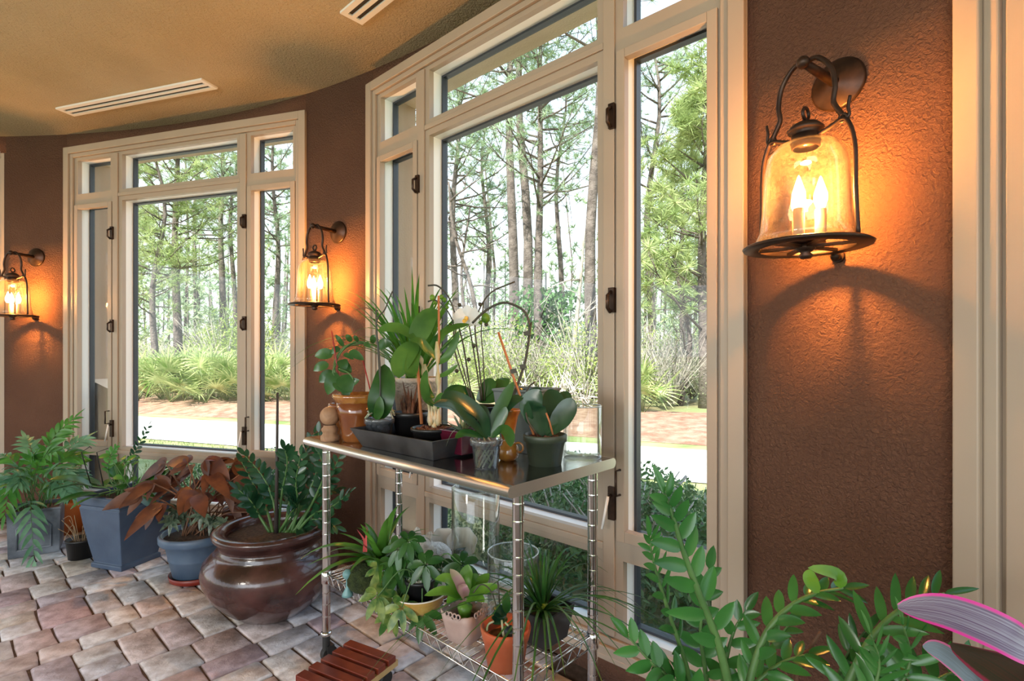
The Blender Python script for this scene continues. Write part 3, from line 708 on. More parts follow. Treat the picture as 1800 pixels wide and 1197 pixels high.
c = U(630, 2.17, TZ)
t = thing('potted_hoya', 'brown glazed pot with amber rim holding a waxy vine trained round a hoop', 'plant', c)
hh = .195
mb = MB(); mb.lathe([(0, 0), (.062, 0), (.066, .01), (.080, .11), (.084, .115), (.083, .122), (.088, .168), (.080, .168), (.055, .02), (0, .02)], c, 44); part(t, 'pot', mb, M['brownglaze'])
mb = MB(); mb.lathe([(.086, .160), (.094, .166), (.1035, .184), (.102, .194), (.096, .196), (.084, .180), (.084, .160)], c, 60, wob=lambda q, z: 1 + .02 * math.sin(12 * q)); part(t, 'rim', mb, M['amber'], 'amber wavy rim')
mb = MB(); mb.lathe([(.085, .168), (.04, .174), (0, .176)], c, 30); part(t, 'soil', mb, M['soil'])
st = MB(); lf = MB(); stk = MB(); tw = MB(); Y = 2.15
vine = [P(612, 690, Y), P(588, 655, Y - .02), P(590, 632, Y), P(606, 612, Y + .01), P(630, 602, Y + .02), P(658, 606, Y + .03), P(675, 618, Y + .03), P(688, 642, Y + .02), P(692, 672, Y)]
for k_ in range(3): stem(st, [p + V((.004 * math.sin(i + 2 * k_), .006 * k_, .005 * math.cos(i * 1.7 + k_))) for i, p in enumerate(vine)], .0035)
stem(st, [P(607, 690, Y), P(596, 672, Y - .03), P(585, 655, Y - .04), P(591, 640, Y - .03)], .003)
stem(st, [P(596, 648, Y - .03), P(612, 655, Y - .05), P(622, 668, Y - .05)], .003)
hl = [(586, 622, 553, 626, 24), (578, 640, 551, 652, 20), (588, 655, 561, 672, 26), (592, 655, 576, 694, 30), (600, 660, 618, 690, 34), (597, 641, 618, 655, 26), (604, 672, 612, 700, 22),
      (612, 678, 632, 668, 18), (614, 618, 640, 633, 18), (604, 609, 590, 588, 10), (618, 601, 608, 588, 12), (630, 601, 622, 590, 9), (655, 604, 659, 588, 13), (664, 608, 690, 604, 22), (600, 632, 608, 650, 22),
      (598, 612, 582, 622, 14), (640, 603, 652, 612, 12), (604, 622, 622, 632, 11), (590, 668, 606, 690, 24), (684, 632, 700, 640, 14)]
for i, (u0, v0, u1, v1, w) in enumerate(hl):
    y0 = Y + R(i).uniform(-.05, .02); a, b = P(u0, v0, y0), P(u1, v1, y0 - .02); lf.leafpts([a, a.lerp(b, .5) + V((0, -.008, .004)), b], w * .82 * Y / F, face_cam(a, .2), 'zz', .2, 5)
for (u0, v0, u1, v1) in ((600, 690, 583, 582), (652, 690, 638, 634)): stk.tube([P(u0, v0, Y - .02), P(u1, v1, Y + .0)], .0032, 6)
stem(tw, [P(628, 604, Y), P(623, 590, Y), P(618, 575, Y), P(624, 560, Y), P(618, 548, Y), P(640, 541, Y), P(655, 546, Y)], .0018)
stem(tw, [P(620, 580, Y), P(612, 572, Y), P(608, 566, Y)], .0012)
part(t, 'vine', st, G['stem']); part(t, 'foliage', lf, G['hoya']); part(t, 'stake', stk, G['red_stake'], 'thin red stake'); part(t, 'dry_twig', tw, G['brown_stem'])

# black tray
TP = [V((-0.634, 2.035)), V((-0.262, 1.715))]
ta = (TP[1] - TP[0]); TLn = ta.length; ta.normalize(); tb = V((-ta.y, ta.x)); TDn = 0.30; th = .072
c = V((*(TP[0] + ta * TLn / 2 + tb * TDn / 2), TZ))
t = thing('plant_tray', 'long black tray with flared sides on the cart, full of potted plants', 'tray', c)
def tray_loop(ins, z): return [V((*(TP[0] + ta * x + tb * y), z)) for x, y in ((ins, ins), (TLn - ins, ins), (TLn - ins, TDn - ins), (ins, TDn - ins))]
mb = MB(); ks = [mb.pts(tray_loop(a_, z_)) for a_, z_ in ((.035, TZ), (0.0, TZ + th), (.010, TZ + th), (.042, TZ + .008))]
for k0, k1 in zip(ks, ks[1:]):
    for i in range(4): mb.face((k0 + i, k0 + (i + 1) % 4, k1 + (i + 1) % 4, k1 + i), 0, None, None, False)
mb.face(tuple(ks[0] + i for i in range(4))[::-1], 0, None, None, False); mb.face(tuple(ks[-1] + i for i in range(4)), 0, None, None, False)
part(t, 'tray_body', mb, M['tray'], bevel=.002)
TB = TZ + .0085

# paddle-leaf orchid in a small clear pot, left end of the tray
c = U(667, 2.07, TB)
t = thing('potted_orchid', 'orchid with one upright paddle leaf in a clear pot, left end of the tray', 'plant', c, 0, None)
pot(t, c, .042, .056, .098, M['clear'], rim=.003, label='cloudy clear plastic pot')
lf = MB(); Y = 2.05
lf.leafpts([P(665, 738, Y), P(668, 712, Y - .02), P(674, 680, Y - .01), P(676, 640, Y + .02)], 44 * Y / F, None, 'oval', .12, 6); part(t, 'leaf', lf, G['orchid'])
lf = MB(); lf.leafpts([P(660, 738, Y - .02), P(666, 722, Y - .04), P(668, 696, Y - .04)], 17 * Y / F, None, 'oval', .2, 5); part(t, 'leaf', lf, G['cane'])
st = MB(); stem(st, [P(672, 715, Y - .02), P(666, 640, Y), P(661, 555, Y), P(664, 545, Y)], .0035)
stem(st, [P(668, 716, Y - .03), P(668, 640, Y - .01), P(662, 568, Y), P(676, 545, Y), P(684, 525, Y), P(690, 512, Y)], .003)
part(t, 'flower_spike', st, G['dark_stem'])
rt = MB(); rr = R(2)
for i in range(9):
    a = rr.uniform(0, 6.28); q = c + V((.03 * math.cos(a), .03 * math.sin(a), .10)); stem(rt, [c + V((0, 0, .10)), q + V((0, 0, rr.uniform(.01, .045))), q + V((.03 * math.cos(a), .03 * math.sin(a), rr.uniform(-.005, .03)))], .0032)
part(t, 'aerial_roots', rt, G['root'])

# dried stump
c = U(722, 2.14, TB)
t = thing('potted_stump', 'black pot with a dried shaggy brown stump, behind the left half of the tray', 'plant', c)
pot(t, c, .058, .072, .115, M['black'], rim=.004)
mb = MB(); rr = R(5)
for i in range(46):
    a = rr.uniform(0, 6.28); q = rr.uniform(.004, .036); b0 = c + V((q * math.cos(a), q * math.sin(a), .11)); L = rr.uniform(.05, .125) * (1.25 - q / .05)
    mb.leaf(b0, V((.28 * math.cos(a) + rr.uniform(-.1, .1), .28 * math.sin(a), 1)), V((math.cos(a), math.sin(a), .1)), L, .016, -.02, .4, 4, 'blade')
part(t, 'shaggy_stump', mb, mat('dry_fibre', (0.075, 0.030, 0.016), .8, col2=(.17, .075, .04), nscale=50))

# cane orchid in the black bowl
c = U(762, 1.93, TB)
t = thing('potted_cane_orchid', 'tall cane orchid with papery stems and pale green leaves in a black bark-filled bowl', 'plant', c)
pot(t, c, .060, .080, .082, M['black'], rim=.004, sd=M['bark'], rimh=.012)
mb = MB(); chips(mb, c, .068, 130, 3, .066); part(t, 'bark_chips', mb, M['bark'])
Y = 1.93; st = MB()
for pts_, rr_ in (([(757, 748), (752, 700), (744, 650), (738, 625)], .010), ([(770, 748), (771, 700), (770, 660), (768, 600)], .0105), ([(763, 752), (765, 735), (765, 712)], .011), ([(760, 742), (757, 690), (746, 640)], .007)):
    ps = curve([P(u, v, Y) for u, v in pts_], 7); st.tube(ps, [rr_ * (.7 + .3 * math.sin(i * 1.1)) for i in range(len(ps))], 8)
part(t, 'cane', st, G['cane_stem'])
stk = MB(); stk.tube([P(741, 745, Y - .01), P(733, 628, Y)], .0058, 8); stk.tube([P(772, 640, Y), P(771, 520, Y + .02)], .0042, 8); part(t, 'stake', stk, G['stake'], 'orange bamboo stake')
for pts_, w, dy in (([(732, 598), (708, 580), (685, 576), (665, 580)], 20, .0), ([(728, 612), (738, 584), (752, 560), (770, 545)], 38, .02), ([(736, 606), (718, 618), (704, 640), (701, 665)], 36, -.04), ([(738, 608), (726, 630), (722, 655), (716, 662)], 24, -.05),
                    ([(768, 640), (785, 628), (798, 606), (806, 582)], 15, -.02), ([(769, 632), (752, 615), (738, 600), (720, 598)], 16, -.03), ([(770, 662), (786, 656), (806, 640)], 10, -.02), ([(766, 715), (750, 700), (746, 672), (750, 650)], 15, -.03),
                    ([(766, 718), (772, 705), (779, 690)], 16, -.04), ([(768, 612), (778, 588), (800, 575), (826, 570)], 13, .03), ([(764, 700), (754, 690), (748, 668)], 11, -.02)):
    lf = MB(); lf.leafpts([P(u, v, Y + dy * i / 2) for i, (u, v) in enumerate(pts_)], w * Y / F, None, 'oval', .22, 5); part(t, 'leaf', lf, G['cane'])

# grassy orchid in the cream pot
c = U(732, 2.40, TZ)
t = thing('potted_grass_orchid', 'grassy orchid with a fountain of long green blades in a cream embossed pot', 'plant', c)
rimz = zat(663, 2.4) - TZ
pot(t, c, .078, .108, rimz, M['cream'], rim=.005, label='cream embossed pot')
mb = MB(); spray(mb, c + V((-.01, 0, rimz - .02)), 54, .58, .027, (1.05, 1.52), .40, 11, 'blade', 9, .018); spray(mb, c + V((.0, 0, rimz - .02)), 30, .62, .024, (.75, 1.25), .85, 12, 'blade', 9, .02)
part(t, 'foliage', mb, G['grass'])
st = MB()
for i in range(14):
    rr = R(i + 40); st.tube(curve([c + V((rr.uniform(-.05, .05), rr.uniform(-.04, .04), rimz - .02)), c + V((rr.uniform(-.07, .05), rr.uniform(-.05, .05), rimz + .14))], 3), [.006, .005, .004, .002], 6)
part(t, 'leaf_base', st, G['lime'])

# white flowering moth orchid at the back of the tray
c = V((-0.126, 2.117, TZ))
t = thing('moth_orchid', 'moth orchid with one white bloom on arching dark flower stems, behind the tray', 'plant', c)
pot(t, c, .060, .078, .15, M['black'], rim=.004)
Y = 2.06; st = MB()
for pts_, r_ in (([(835, 722), (826, 680), (815, 610), (805, 570), (790, 525), (770, 503), (752, 502)], .0034), ([(833, 718), (800, 620), (797, 570), (782, 540), (765, 528), (752, 530)], .0028), ([(848, 705), (842, 640), (835, 580), (840, 550), (862, 515), (905, 495)], .0032),
                 ([(852, 705), (850, 640), (846, 580), (850, 530)], .0025), ([(828, 700), (815, 650), (801, 600), (802, 575)], .0025), ([(846, 705), (838, 650), (828, 590), (822, 560)], .003)):
    stem(st, [P(u, v, Y - .01) for u, v in pts_], r_)
for u, v in ((824, 632), (833, 608), (800, 575), (855, 570), (844, 535), (808, 536), (793, 573), (803, 652)): st.ball(P(u, v, Y - .015), .0085, 8)
part(t, 'flower_spike', st, G['dark_stem'])
for u, v, r_ in ((760, 523, .011), (776, 522, .009), (781, 527, .009), (854, 559, .018), (845, 567, .008), (786, 540, .007), (764, 532, .007)): 
    bd = MB(); bd.ball(P(u, v, Y - .02), r_, 12, 0, 1.15); part(t, 'flower_bud', bd, G['lime'])
def bloom(t, p, s, nrm):
    nrm = V(nrm).normalized(); a = nrm.cross(V((0, 0, 1))).normalized(); b = a.cross(nrm); mb = MB(); rr = R(8)
    for q, L, W in ((90, .040, .030), (210, .038, .028), (330, .038, .028), (12, .046, .052), (168, .046, .052)):
        d = a * math.cos(math.radians(q)) + b * math.sin(math.radians(q)); mb.leaf(p, d + nrm * .25, nrm, L * s, W * s, -.02, -.12, 6, 'oval')
    fo_ = part(t, 'flower', mb, G['petal'], 'white bloom with a yellow lip')
    m2 = MB(); m2.leaf(p + nrm * .004, -b + nrm * .7, nrm, .022 * s, .018 * s, 0, .5, 4, 'oval'); m2.ball(p + nrm * .008 * s, .006 * s, 10); part(t, 'lip', m2, G['lip'], parent=fo_)
bloom(t, P(822, 560, Y - .03), 1.35, (-.5, -1, .15))
for pts_, w, dy in (([(840, 705), (858, 680), (872, 672)], 26, .0), ([(842, 706), (866, 690), (884, 672), (886, 664)], 24, .04), ([(832, 705), (812, 690), (790, 694)], 22, -.02), ([(846, 706), (866, 700), (892, 690)], 20, -.04), ([(834, 706), (822, 690), (800, 684), (780, 690)], 18, .03)):
    lf = MB(); lf.leafpts([P(u, v, Y + dy * i / 2) for i, (u, v) in enumerate(pts_)], w * Y / F, None, 'orchid', .2, 5); part(t, 'leaf', lf, G['orchid'])

# burgundy square pot with a small spiky succulent
c = U(812, 1.87, TB)
t = thing('potted_aloe', 'small spiky pale succulent in a dark burgundy square pot, right end of the tray', 'plant', c)
def square_loop(c, h_, z, rot, cut=0.0):
    out = []
    for i in range(4):
        q = rot + PI / 4 + i * PI / 2; out.append(V(c) + V((h_ * 1.414 * math.cos(q), h_ * 1.414 * math.sin(q), z)))
    return out
def square_pot(t, c, levels, rot, m, name='pot', bevel=.004, soil=None, label=None, sub=0):
    mb = MB(); ks = [mb.pts(square_loop(c, h_, z, rot)) for h_, z in levels]
    for k0, k1 in zip(ks, ks[1:]):
        for i in range(4): mb.face((k0 + i, k0 + (i + 1) % 4, k1 + (i + 1) % 4, k1 + i), 0, None, None, False)
    mb.face(tuple(ks[0] + i for i in range(4))[::-1], 0, None, None, False); mb.face(tuple(ks[-1] + i for i in range(4)), 0, None, None, False)
    p = part(t, name, mb, m, label, bevel=bevel)
    if soil: s = MB(); b0 = s.pts(square_loop(c, soil[0], soil[1], rot)); s.face((b0, b0 + 1, b0 + 2, b0 + 3), 0, None, None, False); part(t, 'soil', s, M['soil'])
    return p
rotT = math.atan2(ta.y, ta.x)
square_pot(t, c, [(.045, 0), (.058, .085), (.052, .085), (.042, .01)], rotT, M['burgundy'], soil=(.051, .072))
lf = MB(); spray(lf, c + V((0, 0, .07)), 16, .10, .014, (.5, 1.4), .35, 4, 'blade', 6, .006, .4); spray(lf, c + V((0, 0, .07)), 9, .14, .006, (.4, 1.2), 1.0, 6, 'blade', 7, .006, .3)
part(t, 'foliage', lf, leafmat('pale_succulent', (.10, .20, .10), (.30, .42, .30), .5, .1, 40))

# zinc square planter at the back
c = U(926, 1.96, TZ)
t = thing('zinc_planter', 'grey-green zinc square planter at the back of the cart top behind the brown vase', 'planter', c)
rotC = math.atan2(EX.y, EX.x)
square_pot(t, c, [(.068, 0), (.090, .222), (.094, .224), (.094, .232), (.088, .232), (.064, .01)], rotC + .12, M['zinc'], soil=(.083, .20))
lf = MB(); st = MB()
for i, (u, v) in enumerate(((905, 690), (930, 685), (955, 688), (918, 694))): lf.leafpts([c + V((0, 0, .2)), c + V((0, 0, .225)) + (P(u, v, 1.95) - c - V((0, 0, .225))) * .5, P(u, v, 1.94)], .026, None, 'oval', .2, 4)
part(t, 'foliage', lf, G['zz_far'])

# clear pot orchid at the front edge
c = foot(855, 827, TZ, .037)
t = thing('potted_orchid', 'orchid with long drooping leaves in a clear pot at the front edge of the cart', 'plant', c)
pot(t, c, .037, .0495, .094, M['clear'], rim=.003, label='clear plastic pot showing green roots')
rt = MB(); rr = R(21)
for i in range(16):
    a = rr.uniform(0, 6.28); q = [c + V((.036 * math.cos(a + k_ * .5) * (.85 + .1 * k_), .036 * math.sin(a + k_ * .5) * (.85 + .1 * k_), .085 * k_ / 3 + .006)) for k_ in range(4)]; stem(rt, q[::-1], .0032, 6, 4)
part(t, 'roots', rt, G['root'], 'pale green roots inside the pot')
Y = c.y
for pts_, w, dy, g in (([(858, 768), (848, 735), (822, 712), (795, 699), (775, 702)], 27, -.05, 'orchid_dark'), ([(857, 770), (832, 745), (805, 722), (785, 712), (762, 712)], 22, -.10, 'orchid_dark'), ([(860, 768), (868, 740), (886, 705), (902, 672)], 22, .03, 'orchid'), ([(862, 766), (876, 735), (898, 708), (920, 697)], 21, .05, 'orchid_dark'),
                    ([(863, 768), (872, 755), (884, 730), (889, 715)], 18, .0, 'orchid'), ([(850, 770), (835, 764), (815, 762), (800, 770)], 15, -.06, 'orchid'), ([(866, 768), (882, 755), (894, 764), (898, 785)], 20, -.05, 'orchid'), ([(861, 768), (856, 745), (852, 725), (845, 712)], 16, .02, 'orchid_dark')):
    lf = MB(); lf.leafpts([P(u, v, Y + dy * i / 3) for i, (u, v) in enumerate(pts_)], w * Y / F, None, 'orchid', .28, 6); part(t, 'leaf', lf, G[g])

# brown bud vase
c = foot(893, 812, TZ, .03)
t = thing('ceramic_vase', 'small flared brown glazed vase between the clear pot and the zinc planter', 'vase', c)
mb = MB(); mb.lathe([(0, 0), (.026, 0), (.036, .012), (.0385, .030), (.034, .050), (.022, .064), (.020, .072), (.026, .10), (.035, .15), (.044, .168), (.046, .173), (.041, .173), (.022, .10), (.016, .07), (0, .06)], c, 40); part(t, 'body', mb, M['amber'])
mb = MB(); mb.ring(c + V((.036, -.012, .045)), .016, .004, 18, 8, (.35, 1, 0)); part(t, 'loop_handle', mb, M['amber'])

# orchid with three broad leaves in the green pot and its arched spike
c = foot(958, 822, TZ, .055)
t = thing('potted_orchid', 'orchid with three broad upright leaves and a hooped spike in a dark green pot', 'plant', c)
pot(t, c, .053, .069, .099, M['greenplastic'], rim=.003, rimh=.022, sd=M['bark'], label='dark green plastic nursery pot')
mb = MB(); chips(mb, c, .058, 60, 9, .08); part(t, 'bark_chips', mb, M['bark'])
Y = c.y
for pts_, w, dy in (([(958, 764), (945, 738), (935, 712), (949, 685)], 44, -.02), ([(956, 762), (968, 735), (972, 710), (966, 684)], 44, .05), ([(962, 764), (980, 745), (996, 722), (1006, 700)], 38, .0), ([(960, 766), (975, 740), (990, 705), (998, 688)], 30, .06), ([(952, 764), (940, 748), (930, 735), (927, 706)], 16, -.03)):
    lf = MB(); lf.leafpts([P(u, v, Y + dy * i / 3) for i, (u, v) in enumerate(pts_)], w * Y / F, None, 'orchid', .2, 6); part(t, 'leaf', lf, G['orchid_dark'])
st = MB(); stem(st, [P(944, 764, Y - .03), P(926, 735, Y - .03), P(925, 700, Y), P(928, 682, Y), P(940, 671, Y)], .0032)
stem(st, [P(882, 752, Y), P(905, 690, Y), P(922, 640, Y + .01), P(930, 590, Y + .02), P(928, 560, Y + .02), P(915, 542, Y + .03), P(885, 532, Y + .04), P(855, 545, Y + .05), P(830, 568, Y + .05)], .0042, 8)
stem(st, [P(900, 700, Y), P(918, 650, Y + .01), P(928, 610, Y + .01), P(934, 566, Y + .02)], .0034)
for u, v in ((903, 652), (919, 644), (926, 586)): st.box(P(u, v, Y), V((.010, 0, .002)), V((0, .005, 0)), V((-.002, 0, .007)))
part(t, 'flower_spike', st, G['dark_stem'])
stk = MB(); stk.tube([P(938, 764, Y - .02), P(905, 670, Y), P(876, 584, Y + .02)], .0042, 8); stk.tube([P(972, 764, Y - .04), P(966, 742, Y - .04), P(960, 726, Y - .04)], .003, 6); part(t, 'stake', stk, G['stake'], 'orange bamboo stake')

def glass_cyl(name, label, c, r, h, base=.012, wall=.004, foot_=False, group=None):
    t = thing(name, label, 'vase', c, 0, group)
    mb = MB(); mb.lathe([(0, 0), (r * .96, 0), (r, .006), (r, h - .003), (r - wall * .5, h), (r - wall, h - .003), (r - wall, base + .006), (r * .9, base), (0, base - .002)], c, 56)
    part(t, 'body', mb, M['vase'])
    mb = MB(); mb.ring(c + V((0, 0, h)), r - wall * .5, .0026, 56, 6); part(t, 'rim', mb, thin_glass('rim_glass', (.9, .96, .95), .22, 2.0, 0.05, .25, (.8, .9, .9)))
    return t
c = foot(1024, 811, TZ, .066)
glass_cyl('glass_jar', 'clear glass cylinder jar on the window-side right corner of the cart top', c, .0665, zat(713, c.y) - TZ, .016)

# ------------------------------------------------------------------ things on the lower shelf
M['moss'] = mat('moss', (0.020, 0.036, 0.008), .95, col2=(0.060, 0.085, 0.02), nscale=40, bump=1.0, bscale=120, bdist=.02)
M['mustard'] = mat('mustard_glaze', (0.42, 0.20, 0.03), .35, col2=(0.50, 0.33, 0.09), nscale=16, bump=.4, bscale=60, bdist=.006)
M['creamin'] = mat('cream_inside', (0.78, 0.73, 0.66), .35)
M['pink'] = mat('blush_ceramic', (0.40, 0.28, 0.245), .45, col2=(0.47, 0.34, 0.30), nscale=14)
M['terracotta'] = mat('terracotta', (0.42, 0.085, 0.028), .6, col2=(0.50, 0.125, 0.045), nscale=12)
M['teal'] = mat('teal_glaze', (0.010, 0.055, 0.060), .2, col2=(.02, .09, .09), nscale=20, coat=.4)
M['whiteceramic'] = mat('white_ceramic', (0.66, 0.60, 0.54), .45, col2=(0.90, 0.86, 0.80), nscale=40, bump=.8, bscale=90, bdist=.01)
M['tealglass'] = mat('frosted_teal_glass', (0.16, 0.33, 0.34), .35)
S = SZ
c = U(640, 2.10, S)
t = thing('moss_ball_bromeliad', 'bright green bromeliad growing out of a dark moss ball, left end of the wire shelf', 'plant', c)
mb = MB(); mb.ball(c + V((0, 0, .060)), .070, 28, 0, .88); rr = R(3)
mb.v = [c + (p - c) * rr.uniform(.965, 1.035) for p in mb.v]; part(t, 'moss_ball', mb, M['moss'])
lf = MB(); k_ = P(668, 985, 2.10)
spray(lf, k_, 13, .26, .046, (.15, .7), .75, 31, 'blade', 8, .012, .35); spray(lf, k_ + V((0, 0, .01)), 10, .25, .046, (.7, 1.35), .35, 32, 'blade', 8, .010, .35)
part(t, 'foliage', lf, G['brom'])
lf = MB(); 
for u0, v0, u1, v1 in ((640, 950, 627, 930), (643, 950, 646, 925)): lf.leafpts([P(u0, v0 + 20, 2.08), P(u0, v0, 2.07), P(u1, v1, 2.06)], .012, None, 'blade', .4, 4)
part(t, 'flower_bract', lf, mat('coral_bract', (.65, .10, .10), .5), 'red-tipped bract')
mb = MB()
for (x, y) in ((0.02, 0.02), (.045, -.01)): mb.tube([c + V((x * .5, y * .5, .11)), k_ + V((0, 0, .012))], .016, 8)
part(t, 'leaf_base', mb, G['brom'])
c = U(611, 2.07, S)
t = thing('glass_ball', 'small frosted teal glass ball beside the moss ball', 'ornament', c)
mb = MB(); mb.ball(c + V((0, 0, .085)), .020, 20); part(t, 'ball', mb, M['tealglass'])
mb = MB(); mb.lathe([(0, 0), (.022, 0), (.020, .01), (.008, .03), (.006, .066), (.012, .070), (0, .072)], c, 20); part(t, 'stand', mb, M['tealglass'])

# white ceramic rabbit and the teal shell dish behind
c = U(757, 2.17, S)
t = thing('ceramic_rabbit', 'white textured ceramic rabbit with upright ears on the wire shelf', 'ornament', c)
mb = MB(); Y = 2.17
def ell(mb, c, rx, ry, rz_, n=20):
    b0 = len(mb.v); mb.ball((0, 0, 0), 1, n); 
    for i in range(b0, len(mb.v)): p = mb.v[i]; mb.v[i] = V(c) + V((p.x * rx, p.y * ry, p.z * rz_))
ell(mb, c + V((.025, .01, .085)), .072, .058, .088); ell(mb, c + V((-.030, -.015, .165)), .042, .038, .045); ell(mb, c + V((-.062, -.030, .155)), .022, .020, .020); ell(mb, c + V((.0, -.01, .13)), .05, .045, .05)
for s in (-1, 1): ell(mb, c + V((-.030, -.045 + s * .012, .022)) + V((.02 * s, 0, 0)), .030, .022, .024)
bo = part(t, 'body', mb, M['whiteceramic'])
rm = bo.modifiers.new('join', 'REMESH'); rm.mode = 'VOXEL'; rm.voxel_size = .006; rm.use_smooth_shade = True
for (u, v, uu, vv) in ((739, 958, 733, 926), (752, 960, 757, 934)):
    e_ = MB(); e_.leafpts([P(u, v + 4, Y - .01), P((u + uu) / 2 - 2, (v + vv) / 2, Y - .02), P(uu, vv, Y - .01)], .026, None, 'oval', .45, 6); eo = part(t, 'ear', e_, M['whiteceramic']); sm = eo.modifiers.new('thickness', 'SOLIDIFY'); sm.thickness = .006
e_ = MB(); e_.ball(c + V((-.058, -.047, .175)), .0075, 12); part(t, 'eye', e_, mat('pink_eye', (.55, .16, .12), .3), 'pink eye')
c = U(797, 2.26, S)
t = thing('shell_dish', 'dark teal ceramic stand with two cream scalloped lobes, behind the tall glass cylinder', 'dish', c)
mb = MB(); mb.lathe([(0, 0), (.045, 0), (.05, .01), (.03, .04), (.028, .07), (.05, .10), (.062, .13), (0, .12)], c, 30); part(t, 'stand', mb, M['teal'])
for u, w in ((780, .062), (812, .066)):
    mb = MB(); p = P(u, 956, 2.24); mb.lathe([(0, 0), (w * .5, .008), (w * .85, .022), (w, .040), (w * .92, .040), (w * .6, .022), (0, .012)], (0, 0, 0), 30, wob=lambda q, z: 1 + .05 * math.sin(7 * q))
    mb.v = [p + Matrix.Rotation(math.radians(58), 3, 'X') @ v_ + V((0, .02, -.01)) for v_ in mb.v]
    part(t, 'lobe', mb, M['creamin'], 'cream scalloped lobe')

# umbrella plant in black pot, standing in the mustard bowl
c = foot(737, 1092, S, .06); bc = c
t = thing('ceramic_bowl', 'mustard ceramic bowl, cream inside, holding a black nursery pot', 'bowl', c)
bh = zat(1037, c.y) - S
mb = MB(); mb.lathe([(0, 0), (.058, 0), (.062, .004), (.085, bh * .45), (.098, bh * .8), (.1035, bh - .004)], c, 56); part(t, 'outside', mb, M['mustard'])
mb = MB(); mb.lathe([(.1035, bh - .004), (.104, bh), (.100, bh), (.094, bh * .8), (.080, bh * .45), (.055, .012), (0, .010)], c, 56); part(t, 'inside', mb, M['creamin'], 'cream inside and rim')
c = bc + V((.002, .0, .0115))
t = thing('potted_umbrella_plant', 'variegated umbrella plant trailing from a black pot set inside the mustard bowl', 'plant', c)
ph = zat(1015, c.y) - c.z
pot(t, c, .043, .055, ph, M['black'], rim=.003, rimh=.014)
mb = MB(); chips(mb, c, .045, 60, 14, ph - .014); part(t, 'perlite', mb, M['perlite'], 'white perlite specks')
st = MB(); lf = MB(); lv = MB(); Y = c.y; rr = R(77)
tops = [(728, 985, 'd'), (748, 992, 'd'), (800, 998, 'd'), (690, 990, 'd'), (700, 965, 'd'), (718, 950, 'd'), (676, 1030, 'v'), (690, 1078, 'v'), (716, 1050, 'd'), (742, 1080, 'd'), (700, 1005, 'd'), (672, 1000, 'v'), (812, 992, 'd'), (664, 1048, 'v'), (694, 1020, 'd'), (712, 975, 'd'), (706, 1068, 'v'), (775, 1000, 'd')]
for i, (u, v, kd) in enumerate(tops):
    tip = P(u, v, Y + rr.uniform(-.08, .06) - (.06 if v > 1040 else 0)); b0 = c + V((rr.uniform(-.03, .03), rr.uniform(-.02, .02), ph - .015)); mid = b0.lerp(tip, .5) + V((0, 0, .07))
    stem(st, [b0, mid, tip], .0024)
    ax = (V((0, 0, H)) - tip).normalized() * .8 + V((0, 0, .5)) + rv(rr, .3); ax.normalize(); a = ax.orthogonal().normalized(); b = ax.cross(a)
    for q in range(7):
        an = q * 2 * PI / 7 + rr.uniform(-.15, .15); d = a * math.cos(an) + b * math.sin(an); L = .066 * rr.uniform(.8, 1.1)
        (lv if kd == 'v' else lf).leaf(tip + d * .006, d - ax * .15, ax, L, L * .42, .35, .2, 5, 'oval')
part(t, 'stem', st, G['stem']); part(t, 'foliage', lf, G['schef']); part(t, 'variegated_foliage', lv, G['variegated'], 'yellow and green mottled leaflets')

# blush ceramic cachepot with a pink-centred bromeliad
c = foot(817, 1138, S, .055)
t = thing('potted_bromeliad', 'pink-hearted lime bromeliad in a blush ceramic pot with a scalloped openwork rim', 'plant', c)
rot = rotC + .18; hp = .098
mb = MB(); NN = 48; lev = [(.040, 0), (.046, .004), (.053, .04), (.061, .075), (.066, hp), (.061, hp), (.054, .07), (.040, .012)]; ks = []
def sq(q, h_):                                  # rounded square outline
    c_, s_ = math.cos(q), math.sin(q); e = 5.0; return h_ / ((abs(c_) ** e + abs(s_) ** e) ** (1 / e))
for h_, z in lev:
    ps = []
    for i in range(NN):
        q = 2 * PI * i / NN; r_ = sq(q, h_); zz_ = z + (.016 * (abs(math.cos(2 * q)) ** .8 - .75) + .004 * math.cos(16 * q) if z > .09 else 0) * (-1)
        ps.append(c + V((r_ * math.cos(q + rot), r_ * math.sin(q + rot), zz_)))
    ks.append(mb.pts(ps))
for k0, k1 in zip(ks, ks[1:]):
    for i in range(NN): mb.face((k0 + i, k0 + (i + 1) % NN, k1 + (i + 1) % NN, k1 + i))
mb.face(tuple(ks[0] + i for i in range(NN))[::-1]); mb.face(tuple(ks[-1] + i for i in range(NN)))
po = part(t, 'pot', mb, M['pink'], 'blush scalloped pot')
for k_ in range(4):                             # openwork scrolls on the rim
    q = rot + k_ * PI / 2; mb = MB()
    for s in (-1.4, -.5, .5, 1.4): mb.ring(c + V((.065 * math.cos(q) - .017 * s * math.sin(q), .065 * math.sin(q) + .017 * s * math.cos(q), hp + .006)), .0075, .0026, 16, 6, (math.cos(q), math.sin(q), .2))
    part(t, 'scroll_rim', mb, M['pink'], parent=po)
ip = MB(); ip.lathe([(0, .012), (.033, .012), (.042, .070), (.040, .070), (.036, .062), (0, .064)], c, 28); part(t, 'nursery_pot', ip, mat('maroon_plastic', (.06, .018, .015), .5)); 
k_ = c + V((0, 0, .075)); st = MB(); st.lathe([(.016, -.012), (.021, .01), (.026, .035), (0, .05)], k_, 18); part(t, 'leaf_base', st, G['lime'])
lf = MB(); Y = c.y
